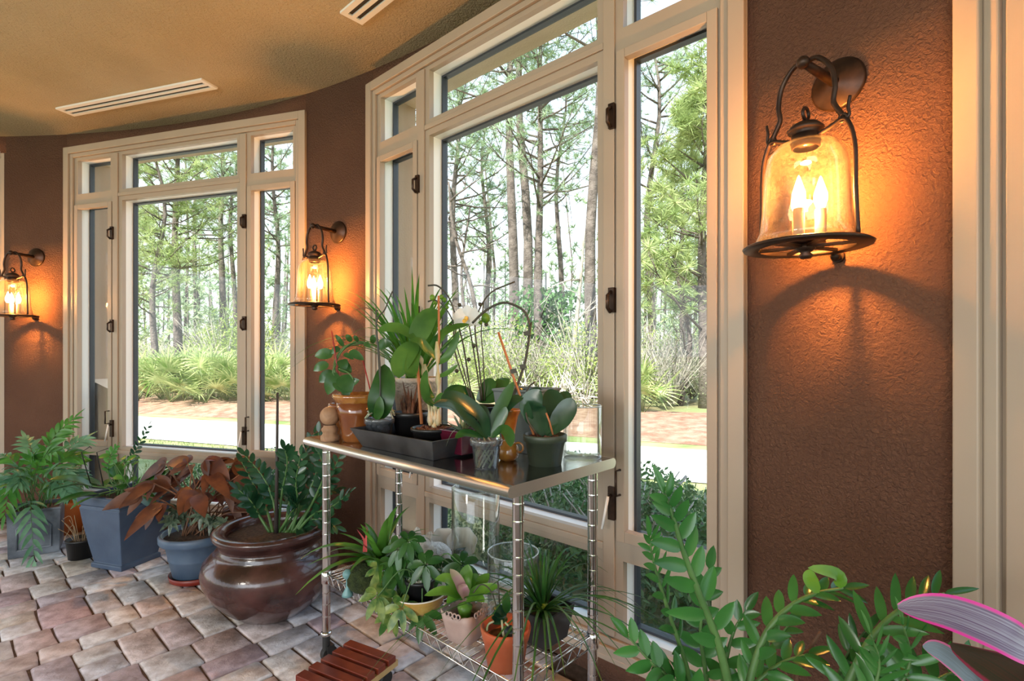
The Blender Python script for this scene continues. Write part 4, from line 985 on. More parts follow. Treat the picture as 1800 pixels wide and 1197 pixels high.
for pts_, w, dy in (([(815, 1048), (800, 1030), (785, 1018), (765, 1018)], 17, -.06), ([(816, 1050), (795, 1043), (775, 1040), (746, 1047)], 15, -.10), ([(817, 1046), (816, 1025), (820, 1008), (823, 992)], 21, .03), ([(820, 1050), (835, 1035), (848, 1022), (860, 1008)], 18, .05), ([(822, 1052), (840, 1040), (858, 1035), (878, 1030)], 16, -.03),
                    ([(818, 1048), (830, 1020), (845, 1015)], 15, .08), ([(812, 1050), (798, 1035), (790, 1020)], 15, .04), ([(820, 1054), (838, 1050), (852, 1058)], 14, -.06), ([(812, 1050), (800, 1048), (785, 1060)], 14, -.06)):
    lf.leafpts([P(u, v, Y + dy * i / 3) for i, (u, v) in enumerate(pts_)], w * Y / F * 1.25, None, 'strap', .4, 5)
part(t, 'foliage', lf, G['lime'])
lf = MB(); lf.leafpts([P(815, 1046, Y - .03), P(806, 1022, Y - .04), P(791, 1000, Y - .03)], 18 * Y / F, None, 'strap', .4, 5); lf.leafpts([P(818, 1050, Y - .04), P(814, 1036, Y - .06), P(812, 1026, Y - .05)], 18 * Y / F, None, 'strap', .5, 4)
part(t, 'centre_leaf', lf, leafmat('pink_leaf', (.62, .30, .36), (.48, .50, .22), .4, .3, 14), 'pink-flushed centre leaf')

# terracotta pot
c = foot(889, 1187, S, .058)
t = thing('potted_orchid', 'small orchid in a plain orange terracotta pot by the near cart post', 'plant', c)
hp = zat(1098, c.y) - S
mb = MB(); mb.lathe([(0, 0), (.057, 0), (.069, hp * .66), (.0715, hp * .67), (.0785, hp - .006), (.077, hp), (.071, hp), (.062, hp * .55), (0, hp * .5)], c, 48); part(t, 'pot', mb, M['terracotta'])
mb = MB(); mb.lathe([(.0665, hp * .66), (0, hp * .68)], c, 28); part(t, 'soil', mb, M['soil'])
ip = MB(); ip.lathe([(.02, hp * .67), (.027, hp * .92), (.025, hp * .92), (0, hp * .86)], c + V((.012, -.01, 0)), 20); part(t, 'nursery_pot', ip, M['black'])
Y = c.y
for pts_, w, g in (([(892, 1078), (890, 1060), (892, 1040)], 15, 'orchid'), ([(890, 1084), (880, 1072), (866, 1070)], 16, 'orchid_dark'), ([(890, 1082), (878, 1080), (866, 1078)], 14, 'orchid_dark'), ([(892, 1086), (882, 1090), (866, 1096)], 14, 'orchid_dark'), ([(886, 1084), (874, 1088), (864, 1086)], 14, 'orchid_dark')):
    lf = MB(); lf.leafpts([P(u, v, Y - .01 * i) for i, (u, v) in enumerate(pts_)], w * Y / F, None, 'oval', .2, 5); part(t, 'leaf', lf, G[g])
rt = MB(); stem(rt, [P(882, 1090, Y - .03), P(884, 1110, Y - .05), P(886, 1125, Y - .05), P(888, 1138, Y - .05)], .0034); stem(rt, [P(868, 1092, Y - .03), P(858, 1098, Y - .03), P(856, 1110, Y - .03)], .003); stem(rt, [P(888, 1094, Y - .04), P(894, 1100, Y - .05)], .003); part(t, 'aerial_roots', rt, G['root'])
st = MB(); st.tube([P(879, 1070, Y), P(875, 1022, Y)], .0026, 6); stem(st, [P(873, 1068, Y), P(866, 1045, Y), P(856, 1031, Y), P(844, 1028, Y), P(832, 1042, Y)], .0022); part(t, 'stake', st, G['dark_stem'])

# black square pot with strap leaves
c = V((.103, 1.768, S))
t = thing('potted_ponytail', 'black square pot with a fountain of thin arching leaves, window-side right corner of the shelf', 'plant', c)
hp = .112
square_pot(t, c, [(.060, 0), (.079, hp), (.073, hp), (.058, .01)], rotC, mat('black_glaze', (.010, .011, .013), .3, col2=(.03, .032, .036), nscale=9), soil=(.074, hp - .02), bevel=.005)
lf = MB(); k_ = c + V((0, 0, hp - .02)); spray(lf, k_, 34, .36, .0125, (.35, 1.45), 1.0, 51, 'blade', 11, .010, .5); spray(lf, k_, 16, .44, .010, (.15, .7), 1.35, 52, 'blade', 12, .012, .5)
spray(lf, k_, 12, .30, .012, (1.1, 1.5), .25, 53, 'blade', 8, .008, .5); spray(lf, k_, 7, .52, .010, (.4, .8), 1.5, 54, 'blade', 13, .012, .5, (-2.3, .5))
part(t, 'foliage', lf, G['spider'])
mb = MB(); mb.ball(k_ + V((0, 0, .008)), .022, 14); part(t, 'leaf_base', mb, G['lime'])

c = U(836, 2.05, S); glass_cyl('glass_cylinder', 'tall clear glass cylinder standing at the back of the wire shelf', c, .094, zat(857, 2.05) - S)
c = U(902, 1.925, S); glass_cyl('glass_cylinder', 'short wide clear glass cylinder behind the near cart post on the wire shelf', c, .095, zat(969, 1.925) - S)

# ------------------------------------------------------------------ pots standing on the floor
M['bluelead'] = mat('slate_blue_glaze', (0.052, 0.082, 0.138), .42, col2=(0.075, 0.112, 0.175), nscale=6, bump=.15, bscale=40)
M['blueplastic'] = mat('chipped_blue_paint', (0.065, 0.108, 0.175), .45, col2=(0.09, 0.14, 0.21), nscale=10)
M['lead'] = mat('weathered_lead', (0.070, 0.085, 0.105), .5, .2, col2=(0.22, 0.25, 0.29), nscale=9, detail=9, ramp=(.4, .75))
M['urn'] = mat('oxblood_glaze', (0.024, 0.009, 0.008), .22, col2=(0.092, 0.036, 0.030), nscale=7, detail=8, coat=.4, bump=.12, bscale=18, bdist=.02)
M['redplastic'] = mat('red_saucer', (0.20, 0.022, 0.012), .4)
M['orangeglaze'] = mat('orange_terracotta', (0.55, 0.17, 0.035), .6, col2=(0.46, 0.13, 0.03), nscale=7)
M['redwood'] = mat('red_stained_slat', (0.155, 0.022, 0.010), .35, col2=(0.25, 0.045, 0.020), nscale=8, detail=6, distort=1.2)
M['pine'] = mat('raw_pine', (0.55, 0.36, 0.14), .6, col2=(0.62, 0.43, 0.20), nscale=10)

# big urn
c = U(480, 2.735, 0)
t = thing('urn_planter', 'huge round-bellied oxblood glazed urn overflowing with glossy dark green fronds', 'planter', c)
mb = MB(); mb.lathe([(0, .0), (.135, .0), (.165, .012), (.235, .07), (.295, .14), (.328, .21), (.335, .255), (.322, .30), (.285, .335), (.262, .348), (.268, .356), (.250, .366), (.252, .385), (.268, .408), (.284, .425), (.287, .440), (.278, .450), (.250, .452), (.226, .444), (.215, .42), (.215, .36), (0, .36)], c, 72)
part(t, 'urn', mb, M['urn'])
mb = MB(); mb.lathe([(.222, .408), (.12, .418), (0, .420)], c, 30); part(t, 'soil', mb, M['soil'])
mb = MB(); mb.tube([c + V((.03, -.03, .41)), P(488, 690, c.y - .05)], [.011, .006], 8); part(t, 'stake', mb, mat('grey_stake', (.05, .04, .035), .6), 'dark upright stake')
rr = R(19)
for i, pts_ in enumerate(([(480, 925), (470, 900), (450, 860), (425, 812)], [(500, 920), (512, 870), (530, 815), (552, 762)], [(490, 925), (480, 880), (462, 838), (430, 800)], [(505, 925), (535, 880), (556, 830), (560, 760)], [(515, 925), (545, 890), (575, 850), (598, 800)],
                          [(495, 930), (520, 900), (545, 870), (590, 860)], [(488, 925), (495, 870), (505, 815), (500, 790)], [(520, 930), (550, 905), (585, 890), (612, 868)], [(475, 930), (455, 905), (440, 880), (418, 860)], [(512, 930), (525, 890), (520, 850), (528, 800)], [(500, 935), (520, 925), (532, 930), (545, 950)], [(520, 920), (556, 870), (570, 830), (560, 795)],
                          [(490, 930), (510, 905), (520, 890), (512, 880)], [(510, 930), (540, 915), (565, 915), (590, 925)])):
    lf = MB(); st = MB(); dy = rr.uniform(-.10, .16)
    pp = [P(u, v, c.y + dy * k_ / 2 + (-.02 if k_ == 0 else 0)) for k_, (u, v) in enumerate(pts_)]; pp[0].z = .415
    pinnate(lf, st, pp, .085, .036, 8 if i < 10 else 6, .009, .3, seed=i)
    fo = part(t, 'frond', st, G['stem']); part(t, 'leaflets', lf, G['zz_far'], parent=fo)

# blue pot on the red saucer with begonia
c = U(348, 3.14, .0); sc_ = c.copy()
t = thing('plant_saucer', 'dark red plastic saucer under the round blue begonia pot', 'saucer', c)
mb = MB(); mb.lathe([(0, 0), (.125, 0), (.145, .012), (.152, .042), (.147, .043), (.138, .014), (0, .012)], c, 40); part(t, 'dish', mb, M['redplastic'])
c = c + V((0, 0, .013))
t = thing('potted_begonia', 'bronze red-leaved begonia in a round blue pot between the square blue planter and the urn', 'plant', c)
mb = MB(); mb.lathe([(0, 0), (.125, 0), (.150, .12), (.154, .124), (.153, .132), (.170, .212), (.196, .222), (.202, .232), (.203, .262), (.196, .272), (.184, .270), (.165, .20), (0, .2)], c, 52); part(t, 'pot', mb, M['blueplastic'], 'chipped blue pot with a rolled rim')
mb = MB(); mb.lathe([(.178, .245), (.09, .255), (0, .257)], c, 28); part(t, 'soil', mb, M['soil'])
st = MB(); rr = R(33); tops = []
def wing(lf, p, d, n, L, W):       # angel-wing leaf: lopsided pointed blade with a drooping tip
    lf.leaf(p, d, n, L, W, .25, .12, 7, 'lance')
    n = V(n); sd = V(d).normalized().cross(n).normalized()
    lf.leaf(p, (V(d).normalized() * .8 + sd * .7), n, L * .62, W * .62, .25, .12, 5, 'lance'); lf.leaf(p, (V(d).normalized() * .75 - sd * .8), n, L * .55, W * .6, .25, .12, 5, 'lance')
spots = [(330, 815), (300, 830), (360, 808), (395, 830), (270, 850), (250, 870), (420, 870), (350, 845), (385, 855), (312, 870), (405, 885), (440, 850), (285, 885), (372, 880), (420, 835), (338, 825), (455, 880), (322, 845), (390, 900), (268, 900), (436, 900), (345, 870), (300, 855), (410, 815), (365, 830), (378, 812), (292, 815), (340, 860), (400, 860), (425, 895)]
for i, (u, v) in enumerate(spots):
    dy = rr.uniform(-.14, .16); tip = P(u, v, c.y + dy); b0 = c + V((rr.uniform(-.07, .07), rr.uniform(-.06, .06), .25))
    if v < 905: stem(st, [b0, b0.lerp(tip, .55) + V((0, 0, .05)), tip], .004)
    out = tip - (c + V((0, 0, tip.z - c.z))); out.z = 0; out = out.normalized() if out.length > .02 else V((1, 0, 0))
    d = out + rv(rr, .45) + V((0, 0, -.15)); nn = V((0, -.75, .75)) + rv(rr, .35)
    lf = MB(); wing(lf, tip, d, nn, rr.uniform(.16, .23), rr.uniform(.08, .115))
    part(t, 'leaf', lf, G['begonia_red'] if i == 13 else G['begonia'], 'bright scarlet leaf' if i == 13 else None)
for u, v in ((325, 905), (355, 905), (372, 915), (302, 915), (395, 918), (312, 895)):
    p = P(u, v, c.y - .05 + rr.uniform(-.05, .05)); lf = MB()
    for q in range(7): a = q * .9 - 2.7; lf.leaf(p, (math.sin(a), -.35, -math.cos(a) * .8 - .1), (0, -1, .6), .075, .028, .2, .2, 4, 'lance')
    part(t, 'veined_leaf', lf, G['begonia_green'], 'dark leaf with silver veins')
part(t, 'stem', st, G['brown_stem'])

# tall square blue planter
c = V((-2.49, 3.375, 0)); rot = math.atan2(.213, .067)
t = thing('square_planter', 'tall square slate-blue tapered planter of broad-leaved green plants', 'planter', c)
mb = square_pot(t, c, [(.128, 0), (.131, .006), (.131, .030), (.120, .036), (.122, .045), (.140, .15), (.160, .28), (.171, .375), (.173, .385), (.166, .392), (.166, .400), (.176, .405), (.180, .412), (.180, .455), (.174, .462), (.160, .462), (.155, .42)], rot, M['bluelead'], soil=(.157, .43), bevel=.006)
st = MB(); rr = R(61)
for i in range(22):
    a = rr.uniform(0, 6.28); q = rr.uniform(.02, .11); b0 = c + V((q * math.cos(a), q * math.sin(a), .43)); L = rr.uniform(.16, .30); e = rr.uniform(.25, 1.2)
    d = V((math.cos(a) * math.cos(e), math.sin(a) * math.cos(e), math.sin(e))); p1 = b0 + d * L * .45; stem(st, [b0, b0 + V((0, 0, L * .2)), p1], .0035)
    lf = MB(); lf.leaf(p1, d + V((0, 0, -.15)), V((0, 0, 1)) - d * d.z + rv(rr, .2), L, L * .36, .35, .2, 7, 'oval'); part(t, 'leaf', lf, G['peace'])
for i, pts_ in enumerate(([(212, 862), (225, 820), (240, 790), (262, 748)], [(225, 865), (240, 850), (262, 845), (285, 842)], [(205, 865), (190, 830), (195, 800), (205, 785)])):
    lf = MB(); s2 = MB(); pp = [P(u, v, c.y + .05) for u, v in pts_]; pp[0].z = .43; pinnate(lf, s2, pp, .055, .022, 9, .004, .35, seed=i + 5); fo = part(t, 'frond', s2, G['stem']); part(t, 'leaflets', lf, G['fern2'] if i else G['zz_far'], parent=fo)
for i in range(16):
    b0 = P(rr.uniform(190, 250), rr.uniform(800, 850), c.y + rr.uniform(-.05, .12)); lf = MB(); lf.leaf(b0, (rr.uniform(-1, 1), rr.uniform(-.6, .2), rr.uniform(-.2, .4)), (0, -.6, .8), rr.uniform(.05, .085), .04, .3, .2, 5, 'oval'); part(t, 'leaf', lf, G['fern2'], 'small bright green leaf')
    stem(st, [c + V((rr.uniform(-.08, .08), rr.uniform(-.08, .08), .43)), b0], .002)
part(t, 'stem', st, G['stem'])
mb = MB(); Yw = 3.2
for pts_ in ([(159, 850), (143, 795), (158, 785), (161, 788)], [(182, 855), (170, 795), (190, 788)]): mb.tube([P(u, v, Yw) for u, v in pts_], .003, 6)
part(t, 'wire_support', mb, M['black'], 'bent black wire plant support')

# small black nursery pot with dry stalks
c = U(144, 3.46, 0)
t = thing('nursery_pot', 'small black pot with dry stalks on the floor left of the square blue planter', 'plant', c)
pot(t, c, .072, .086, .125, M['black'], rim=.003, rimh=.012)
st = MB(); rr = R(9)
for i in range(16): a = rr.uniform(0, 6.28); b0 = c + V((.04 * math.cos(a), .04 * math.sin(a), .11)); stem(st, [b0, b0 + V((.03 * math.cos(a), .03 * math.sin(a), rr.uniform(.05, .16))), b0 + V((.08 * math.cos(a), .08 * math.sin(a), rr.uniform(.03, .22)))], .0016)
part(t, 'dry_stalks', st, mat('dry_stalk', (.32, .22, .12), .7))

# lead planter with the blue-green fern
c = V((-3.26, 3.585, 0)); rot = math.atan2(.144, .21) + .02
t = thing('potted_fern', 'large blue-green fern spilling over a square lead-grey planter at the far left', 'plant', c)
square_pot(t, c, [(.128, 0), (.134, .29), (.137, .292), (.137, .305), (.124, .305), (.120, .02)], rot, M['lead'], soil=(.123, .28), bevel=.003)
mb = MB(); f_ = V((math.sin(rot), -math.cos(rot), 0)); rgt = V((math.cos(rot), math.sin(rot), 0)); o_ = c + f_ * .137
ok = [(-.085, .05), (.085, .05), (.085, .19), (.055, .23), (-.055, .23), (-.085, .19), (-.085, .05)]
mb.tube([o_ + rgt * x + V((0, 0, z)) for x, z in ok], .006, 8); part(t, 'relief_panel', mb, M['lead'], 'raised clipped-corner panel line')
fr_ = [(40, 880, 8, 905, -.22), (80, 870, 60, 985, -.25), (50, 860, -30, 860, 0), (60, 850, 0, 800, .0), (70, 850, 45, 770, .05), (80, 850, 85, 790, .1), (90, 850, 130, 735, .12), (90, 855, 118, 830, -.15), (95, 860, 150, 840, .1),
       (85, 860, 140, 800, .05), (60, 865, 25, 825, -.22), (95, 868, 140, 872, -.10), (75, 855, 60, 800, -.1), (50, 865, -20, 880, -.15), (95, 855, 150, 770, .15), (80, 860, 110, 790, -.1), (65, 855, 30, 850, -.2), (88, 862, 122, 868, -.2), (72, 850, 110, 755, .1), (60, 858, 15, 845, .1)]
for i, (u0, v0, u1, v1, dy) in enumerate(fr_):
    b0 = c + V(((i % 5 - 2) * .03, (i % 3 - 1) * .03, .285)); tip = P(u1, v1, c.y + dy * 1.1); mid = b0.lerp(tip, .5) + V((0, -.02, .13 if v1 < 880 else .19))
    lf = MB(); s2 = MB(); pinnate(lf, s2, [b0, mid, tip], .125, .034, 8, .0035, .30, seed=i * 3, shape='lance', ang=48, droop=.35)
    fo = part(t, 'frond', s2, G['stem']); part(t, 'leaflets', lf, G['fern'] if i % 3 else G['fern2'], parent=fo)

# orange pot against the wall
c = V((-3.36, 3.94, 0))
t = thing('terracotta_pot', 'plain orange terracotta pot by the wall behind the fern and small black pot', 'pot', c)
mb = MB(); mb.lathe([(0, 0), (.105, 0), (.125, .14), (.14, .21), (.142, .24), (.13, .24), (.11, .05), (0, .05)], c, 40); part(t, 'body', mb, M['orangeglaze'])
lf = MB(); s2 = MB(); rr = R(4)
for i in range(9): a = rr.uniform(0, 6.28); b0 = c + V((0, 0, .2)); tip = b0 + V((.16 * math.cos(a), .12 * math.sin(a) - .03, rr.uniform(.10, .30))); stem(s2, [b0, tip], .003); [lf.leaf(tip, rv(rr) + V((0, 0, .1)), (0, -.5, 1), .09, .045, .3, .2, 5, 'oval') for _ in range(4)]
part(t, 'stem', s2, G['stem']); part(t, 'foliage', lf, G['fern2'])

# slatted plant caddy
sd_ = V((.88, -.475, 0)).normalized(); pd = V((-.475, -.88, 0)).normalized()
p0 = V((-.695, 2.25, 0)); L = .252; ztop = .118
cc = p0 + sd_ * L / 2 + pd * .13
t = thing('plant_caddy', 'red-stained slatted wooden plant caddy on castors in front of the wire cart', 'stand', cc)
for i in range(5):
    q = p0 + pd * (.022 + i * .060) + sd_ * (L / 2) + V((0, 0, ztop - .0125)); mb = MB(); mb.box(q, sd_ * (L / 2), pd * .0215, V((0, 0, .0125))); part(t, 'slat', mb, M['redwood'], bevel=.002)
for s in (.045, L - .02):
    mb = MB(); mb.box(p0 + sd_ * s + pd * .135 + V((0, 0, ztop - .037)), sd_ * .018, pd * .15, V((0, 0, .0118))); part(t, 'bearer', mb, M['pine'], 'unstained pine bearer')
for s in (.045, L - .03):
    for d in (.03, .25):
        q = p0 + sd_ * s + pd * d + V((0, 0, .032)); mb = MB(); mb.tube([q - sd_ * .011, q + sd_ * .011], .030, 20); mb.box(q + V((0, 0, .024)), sd_ * .014, pd * .012, V((0, 0, .012))); part(t, 'caster', mb, M['rubber'])

# big glossy plants in the near right corner
def floor_pot(t, c, r, h, m): pot(t, c, r * .75, r, h, m, rim=.012, rimh=.04)
M['darkpot'] = mat('charcoal_pot', (.03, .03, .032), .5)
c = V((.47, 1.02, 0))
t = thing('potted_zz_plant', 'tall glossy green plant with upright feathered stems before the window at near right', 'plant', c)
floor_pot(t, c, .15, .36, M['darkpot'])
FR = [([(1285, 1230), (1262, 1130), (1225, 1035), (1200, 965), (1182, 905), (1168, 868)], .94, .098, .044, 9, .0105, 1), ([(1225, 1240), (1205, 1165), (1180, 1090), (1158, 1020), (1146, 975), (1142, 945)], 1.05, .078, .027, 10, .007, 2),
      ([(1310, 1240), (1325, 1170), (1352, 1105), (1395, 1062), (1440, 1042), (1482, 1034)], .98, .080, .036, 9, .0105, 3), ([(1250, 1240), (1240, 1180), (1232, 1120), (1235, 1060), (1246, 1000)], 1.10, .085, .046, 6, .008, 4),
      ([(1270, 1240), (1275, 1170), (1290, 1110), (1310, 1075)], 1.12, .085, .045, 5, .008, 5), ([(1230, 1250), (1190, 1200), (1150, 1170), (1105, 1120)], .98, .085, .050, 6, .007, 6),
      ([(1300, 1250), (1330, 1200), (1375, 1165), (1420, 1150)], 1.02, .085, .040, 6, .009, 7), ([(1255, 1250), (1215, 1215), (1180, 1190), (1150, 1160)], 1.04, .08, .046, 6, .007, 8), ([(1290, 1250), (1310, 1200), (1345, 1150), (1385, 1100)], 1.10, .085, .044, 7, .008, 9)]
for pts_, Y, L, W, n_, r_, sd in FR:
    lf = MB(); s2 = MB(); pp = [P(u, v, Y) for u, v in pts_]; b0 = c + V(((sd % 3 - 1) * .05, (sd % 2) * .06 - .03, .34)); pinnate(lf, s2, [b0, b0.lerp(pp[0], .6) + V((0, 0, .03))] + pp, L * .84, W * .62, n_ - (1 if n_ > 6 else 0), r_, .42 if sd != 2 else .47, seed=sd, ang=56, droop=.14, fold=.28, seg=7, shape='zz', nrm=(-.5 + .3 * (sd % 3), -.35, .8))
    fo = part(t, 'frond', s2, G['stem']); part(t, 'leaflets', lf, G['zz'], parent=fo)
lf = MB()
for pts_, w in (([(1478, 1034), (1470, 1010), (1420, 998)], 24), ([(1440, 1042), (1425, 1020), (1424, 1000)], 24)): lf.leafpts([P(u, v, .97) for u, v in pts_], w * .97 / F, None, 'oval', .2, 5)
part(t, 'young_leaf', lf, G['lime'], 'pale new leaflets')
tw = MB(); stem(tw, [c + V((.1, .05, .34)), P(1400, 1190, 1.05), P(1425, 1140, 1.05), P(1442, 1110, 1.05)], .0035); part(t, 'dry_twig', tw, G['brown_stem'])
c = V((.62, .86, 0))
t = thing('potted_zz_plant', 'glossy feather-leaved plant arching below the wall at right, beside the pink-edged cordyline', 'plant', c)
floor_pot(t, c, .14, .34, M['darkpot'])
FR = [([(1480, 1250), (1515, 1150), (1560, 1090), (1612, 1056), (1660, 1044)], .90, .098, .030, 8, .0105, 1), ([(1560, 1250), (1590, 1190), (1600, 1150), (1588, 1100)], .86, .085, .030, 5, .006, 2), ([(1500, 1260), (1475, 1200), (1490, 1150), (1520, 1110)], .95, .08, .030, 6, .007, 3),
      ([(1580, 1260), (1640, 1200), (1690, 1180), (1720, 1180)], .88, .09, .034, 6, .007, 4), ([(1520, 1260), (1540, 1200), (1545, 1160), (1530, 1115)], .82, .07, .020, 8, .005, 5), ([(1490, 1260), (1500, 1210), (1530, 1175), (1570, 1165)], .92, .085, .036, 6, .007, 6)]
for pts_, Y, L, W, n_, r_, sd in FR:
    lf = MB(); s2 = MB(); pp = [P(u, v, Y) for u, v in pts_]; b0 = c + V(((sd % 3 - 1) * .05, (sd % 2) * .06 - .03, .32)); pinnate(lf, s2, [b0, b0.lerp(pp[0], .6) + V((0, 0, .03))] + pp, L * .84, W * .62, n_, r_, .42, seed=sd + 20, ang=62, droop=.10, fold=.25, seg=7, shape='zz', nrm=(-.3 + .2 * (sd % 3), -.5, .8))
    fo = part(t, 'frond', s2, G['stem']); part(t, 'leaflets', lf, G['zz'], parent=fo)
# cordyline
def stripe_mat(name, mid, edge, under):
    m = bpy.data.materials.new(name); m.use_nodes = True; T = m.node_tree; b = T.nodes['Principled BSDF']; b.inputs['Roughness'].default_value = .32
    uv = T.nodes.new('ShaderNodeUVMap'); uv.uv_map = 'uv'; sp = T.nodes.new('ShaderNodeSeparateXYZ'); T.links.new(uv.outputs[0], sp.inputs[0])
    mp = T.nodes.new('ShaderNodeMapping'); mp.inputs['Scale'].default_value = (26, 1.2, 1); T.links.new(uv.outputs[0], mp.inputs[0])
    nz = T.nodes.new('ShaderNodeTexNoise'); nz.inputs['Scale'].default_value = 1; nz.inputs['Detail'].default_value = 3; T.links.new(mp.outputs[0], nz.inputs['Vector'])
    r1 = T.nodes.new('ShaderNodeValToRGB'); r1.color_ramp.elements[0].position = .38; r1.color_ramp.elements[1].position = .62
    r1.color_ramp.elements[0].color = (*mid, 1); r1.color_ramp.elements[1].color = (*under, 1); T.links.new(nz.outputs['Fac'], r1.inputs[0])
    r2 = T.nodes.new('ShaderNodeValToRGB'); e = r2.color_ramp.elements; e[0].position = 0.06; e[0].color = (1, 1, 1, 1); e[1].position = .11; e[1].color = (0, 0, 0, 1)
    a = e.new(.89); a.color = (0, 0, 0, 1); a = e.new(.94); a.color = (1, 1, 1, 1); T.links.new(sp.outputs['X'], r2.inputs[0])
    mx = T.nodes.new('ShaderNodeMix'); mx.data_type = 'RGBA'; T.links.new(r2.outputs[0], mx.inputs[0]); T.links.new(r1.outputs[0], mx.inputs[6]); mx.inputs[7].default_value = (*edge, 1)
    T.links.new(mx.outputs[2], b.inputs['Base Color']); return m
c = V((.80, .70, 0))
t = thing('potted_cordyline', 'cordyline with a broad purple-grey leaf edged in hot pink at the near right corner', 'plant', c)
floor_pot(t, c, .12, .32, M['darkpot'])
mb = MB(); stem(mb, [c + V((0, 0, .3)), c + V((-.01, 0, .5)), c + V((-.02, 0, .68))], .012, 10); part(t, 'stem', mb, G['brown_stem'])
k_ = c + V((-.02, 0, .68)); Y = .70
lf = MB(); lf.leafpts([k_, P(1880, 1185, Y - .06), P(1800, 1136, Y - .08), P(1730, 1100, Y - .07), P(1655, 1074, Y - .05), P(1578, 1066, Y - .02)], .047, (-.25, -.80, .55), 'orchid', .18, 6)
part(t, 'leaf', lf, stripe_mat('pink_edged_leaf', (.26, .25, .32), (.62, .04, .30), (.10, .06, .13)), 'purple-grey leaf edged in hot pink')
lf = MB(); lf.leafpts([k_ - V((0, 0, .05)), P(1890, 1260, Y), P(1810, 1205, Y), P(1740, 1160, Y), P(1672, 1130, Y + .01)], .060, (.3, -.6, -.55), 'orchid', .25, 6)
part(t, 'leaf', lf, stripe_mat('bronze_leaf', (.06, .030, .018), (.22, .025, .05), (.028, .030, .016)), 'dark bronze leaf')
lf = MB(); lf.leafpts([k_ - V((0, 0, .04)), P(1740, 1235, Y + .04), P(1695, 1180, Y + .05), P(1655, 1148, Y + .06), P(1622, 1136, Y + .06)], .034, (0, -.8, .6), 'orchid', .2, 6)
part(t, 'leaf', lf, stripe_mat('grey_green_leaf', (.15, .19, .22), (.55, .08, .22), (.10, .13, .13)), 'grey-green leaf with a pink rim')

# ------------------------------------------------------------------ outdoors: trees, palmettos, brush
T_ = {}
T_['bark'] = mat('pine_bark', (0.075, 0.058, 0.050), .95, col2=(0.19, 0.155, 0.135), nscale=5, detail=8, bump=.9, bscale=14, bdist=.05)
T_['pale'] = mat('pale_bark', (0.26, 0.23, 0.19), .9, col2=(0.40, 0.36, 0.31), nscale=4, detail=8, bump=.6, bscale=14, bdist=.03)
T_['needle'] = mat('pine_needle', (0.24, 0.34, 0.11), .6, col2=(0.52, 0.58, 0.27), nscale=1.2, trans=.4, spec=.2)
T_['needle2'] = mat('blue_pine_needle', (0.23, 0.34, 0.18), .6, col2=(0.42, 0.52, 0.32), nscale=1.0, trans=.4, spec=.2)
T_['palm'] = mat('palmetto_fan', (0.13, 0.23, 0.04), .38, col2=(0.55, 0.58, 0.27), nscale=4.0, trans=.25, spec=.3)
T_['bush'] = mat('yellow_green_bush', (0.25, 0.35, 0.075), .7, col2=(0.42, 0.50, 0.17), nscale=2.0, trans=.35, spec=.15)
T_['bush2'] = mat('olive_bush', (0.18, 0.25, 0.10), .7, col2=(0.34, 0.38, 0.19), nscale=2.0, trans=.3, spec=.15)
T_['hedge'] = mat('hedge_leaf', (0.045, 0.12, 0.035), .45, col2=(0.13, 0.24, 0.08), nscale=8.0, trans=.25, spec=.3)
T_['far'] = mat('hazed_far_foliage', (0.34, 0.44, 0.27), .8, col2=(0.50, 0.58, 0.38), nscale=.4, trans=.4, spec=.1)  # distance haze is mixed into these paler crown colours
T_['far2'] = mat('hazed_far_undergrowth', (0.40, 0.48, 0.20), .8, col2=(0.54, 0.60, 0.32), nscale=.5, trans=.4, spec=.1)  # paled the same way, haze carried by the colour
T_['twig'] = mat('grey_twig', (0.36, 0.32, 0.27), .9, col2=(0.48, 0.44, 0.38), nscale=3)
T_['drytwig'] = mat('bleached_twig', (0.58, 0.53, 0.46), .9)

def tuft(mb, p, n, L, rr, bias=V((0, 0, .35)), w=.011):
    for i in range(n):
        d = (rv(rr) + bias); d.normalize(); s = d.orthogonal().normalized() * w
        if rr.random() < .5: s = d.cross(s)
        l = L * rr.uniform(.7, 1.1); k = mb.pts([p - s, p + s, p + d * l - V((0, 0, l * .12))]); mb.face((k, k + 1, k + 2), 0, None, None, False)
def pine_mesh(h, r, c0, spread, nb, seed, bend=.3, tn=26, tl=.32, tw=.0095, per=6):
    rr = R(seed); tk = MB(); fo = MB()
    ps = [V((bend * math.sin(i * .7 + seed) * i / 10, bend * math.cos(i * .9 + seed) * i / 12, h * i / 10)) for i in range(11)]
    tk.tube(ps, [r * (1 - .75 * i / 10) for i in range(11)], 9)
    for b in range(nb):
        f = c0 + (1 - c0) * (b + rr.random()) / nb; x = f * 10; j = min(int(x), 9); p = ps[j].lerp(ps[j + 1], x - j)
        a = rr.uniform(0, 6.28); L = spread * (1.15 - .75 * (f - c0) / (1 - c0)) * rr.uniform(.55, 1.1); e = rr.uniform(-.15, .5)
        pts = [p + V((math.cos(a) * L * t, math.sin(a) * L * t, L * (e * t + .28 * t * t))) + rv(rr, .06 * L * t) for t in (0, .35, .7, 1)]
        tk.tube(pts, [r * .24, r * .17, r * .10, r * .05], 5)
        for q in range(per):
            t = .45 + .55 * q / (per - 1); k = min(int(t * 3), 2); c = pts[k].lerp(pts[k + 1], t * 3 - k) + rv(rr, .16 * L)
            tuft(fo, c, tn, tl, rr, w=tw)
            if rr.random() < .8:
                c2 = c + rv(rr, .28 * L) * V((1, 1, .5)).length / 1.5; tk.tube([pts[k], c2], [r * .06, r * .03], 4); tuft(fo, c2, tn, tl, rr, w=tw)
    return tk.mesh('trunk', T_['bark']), fo
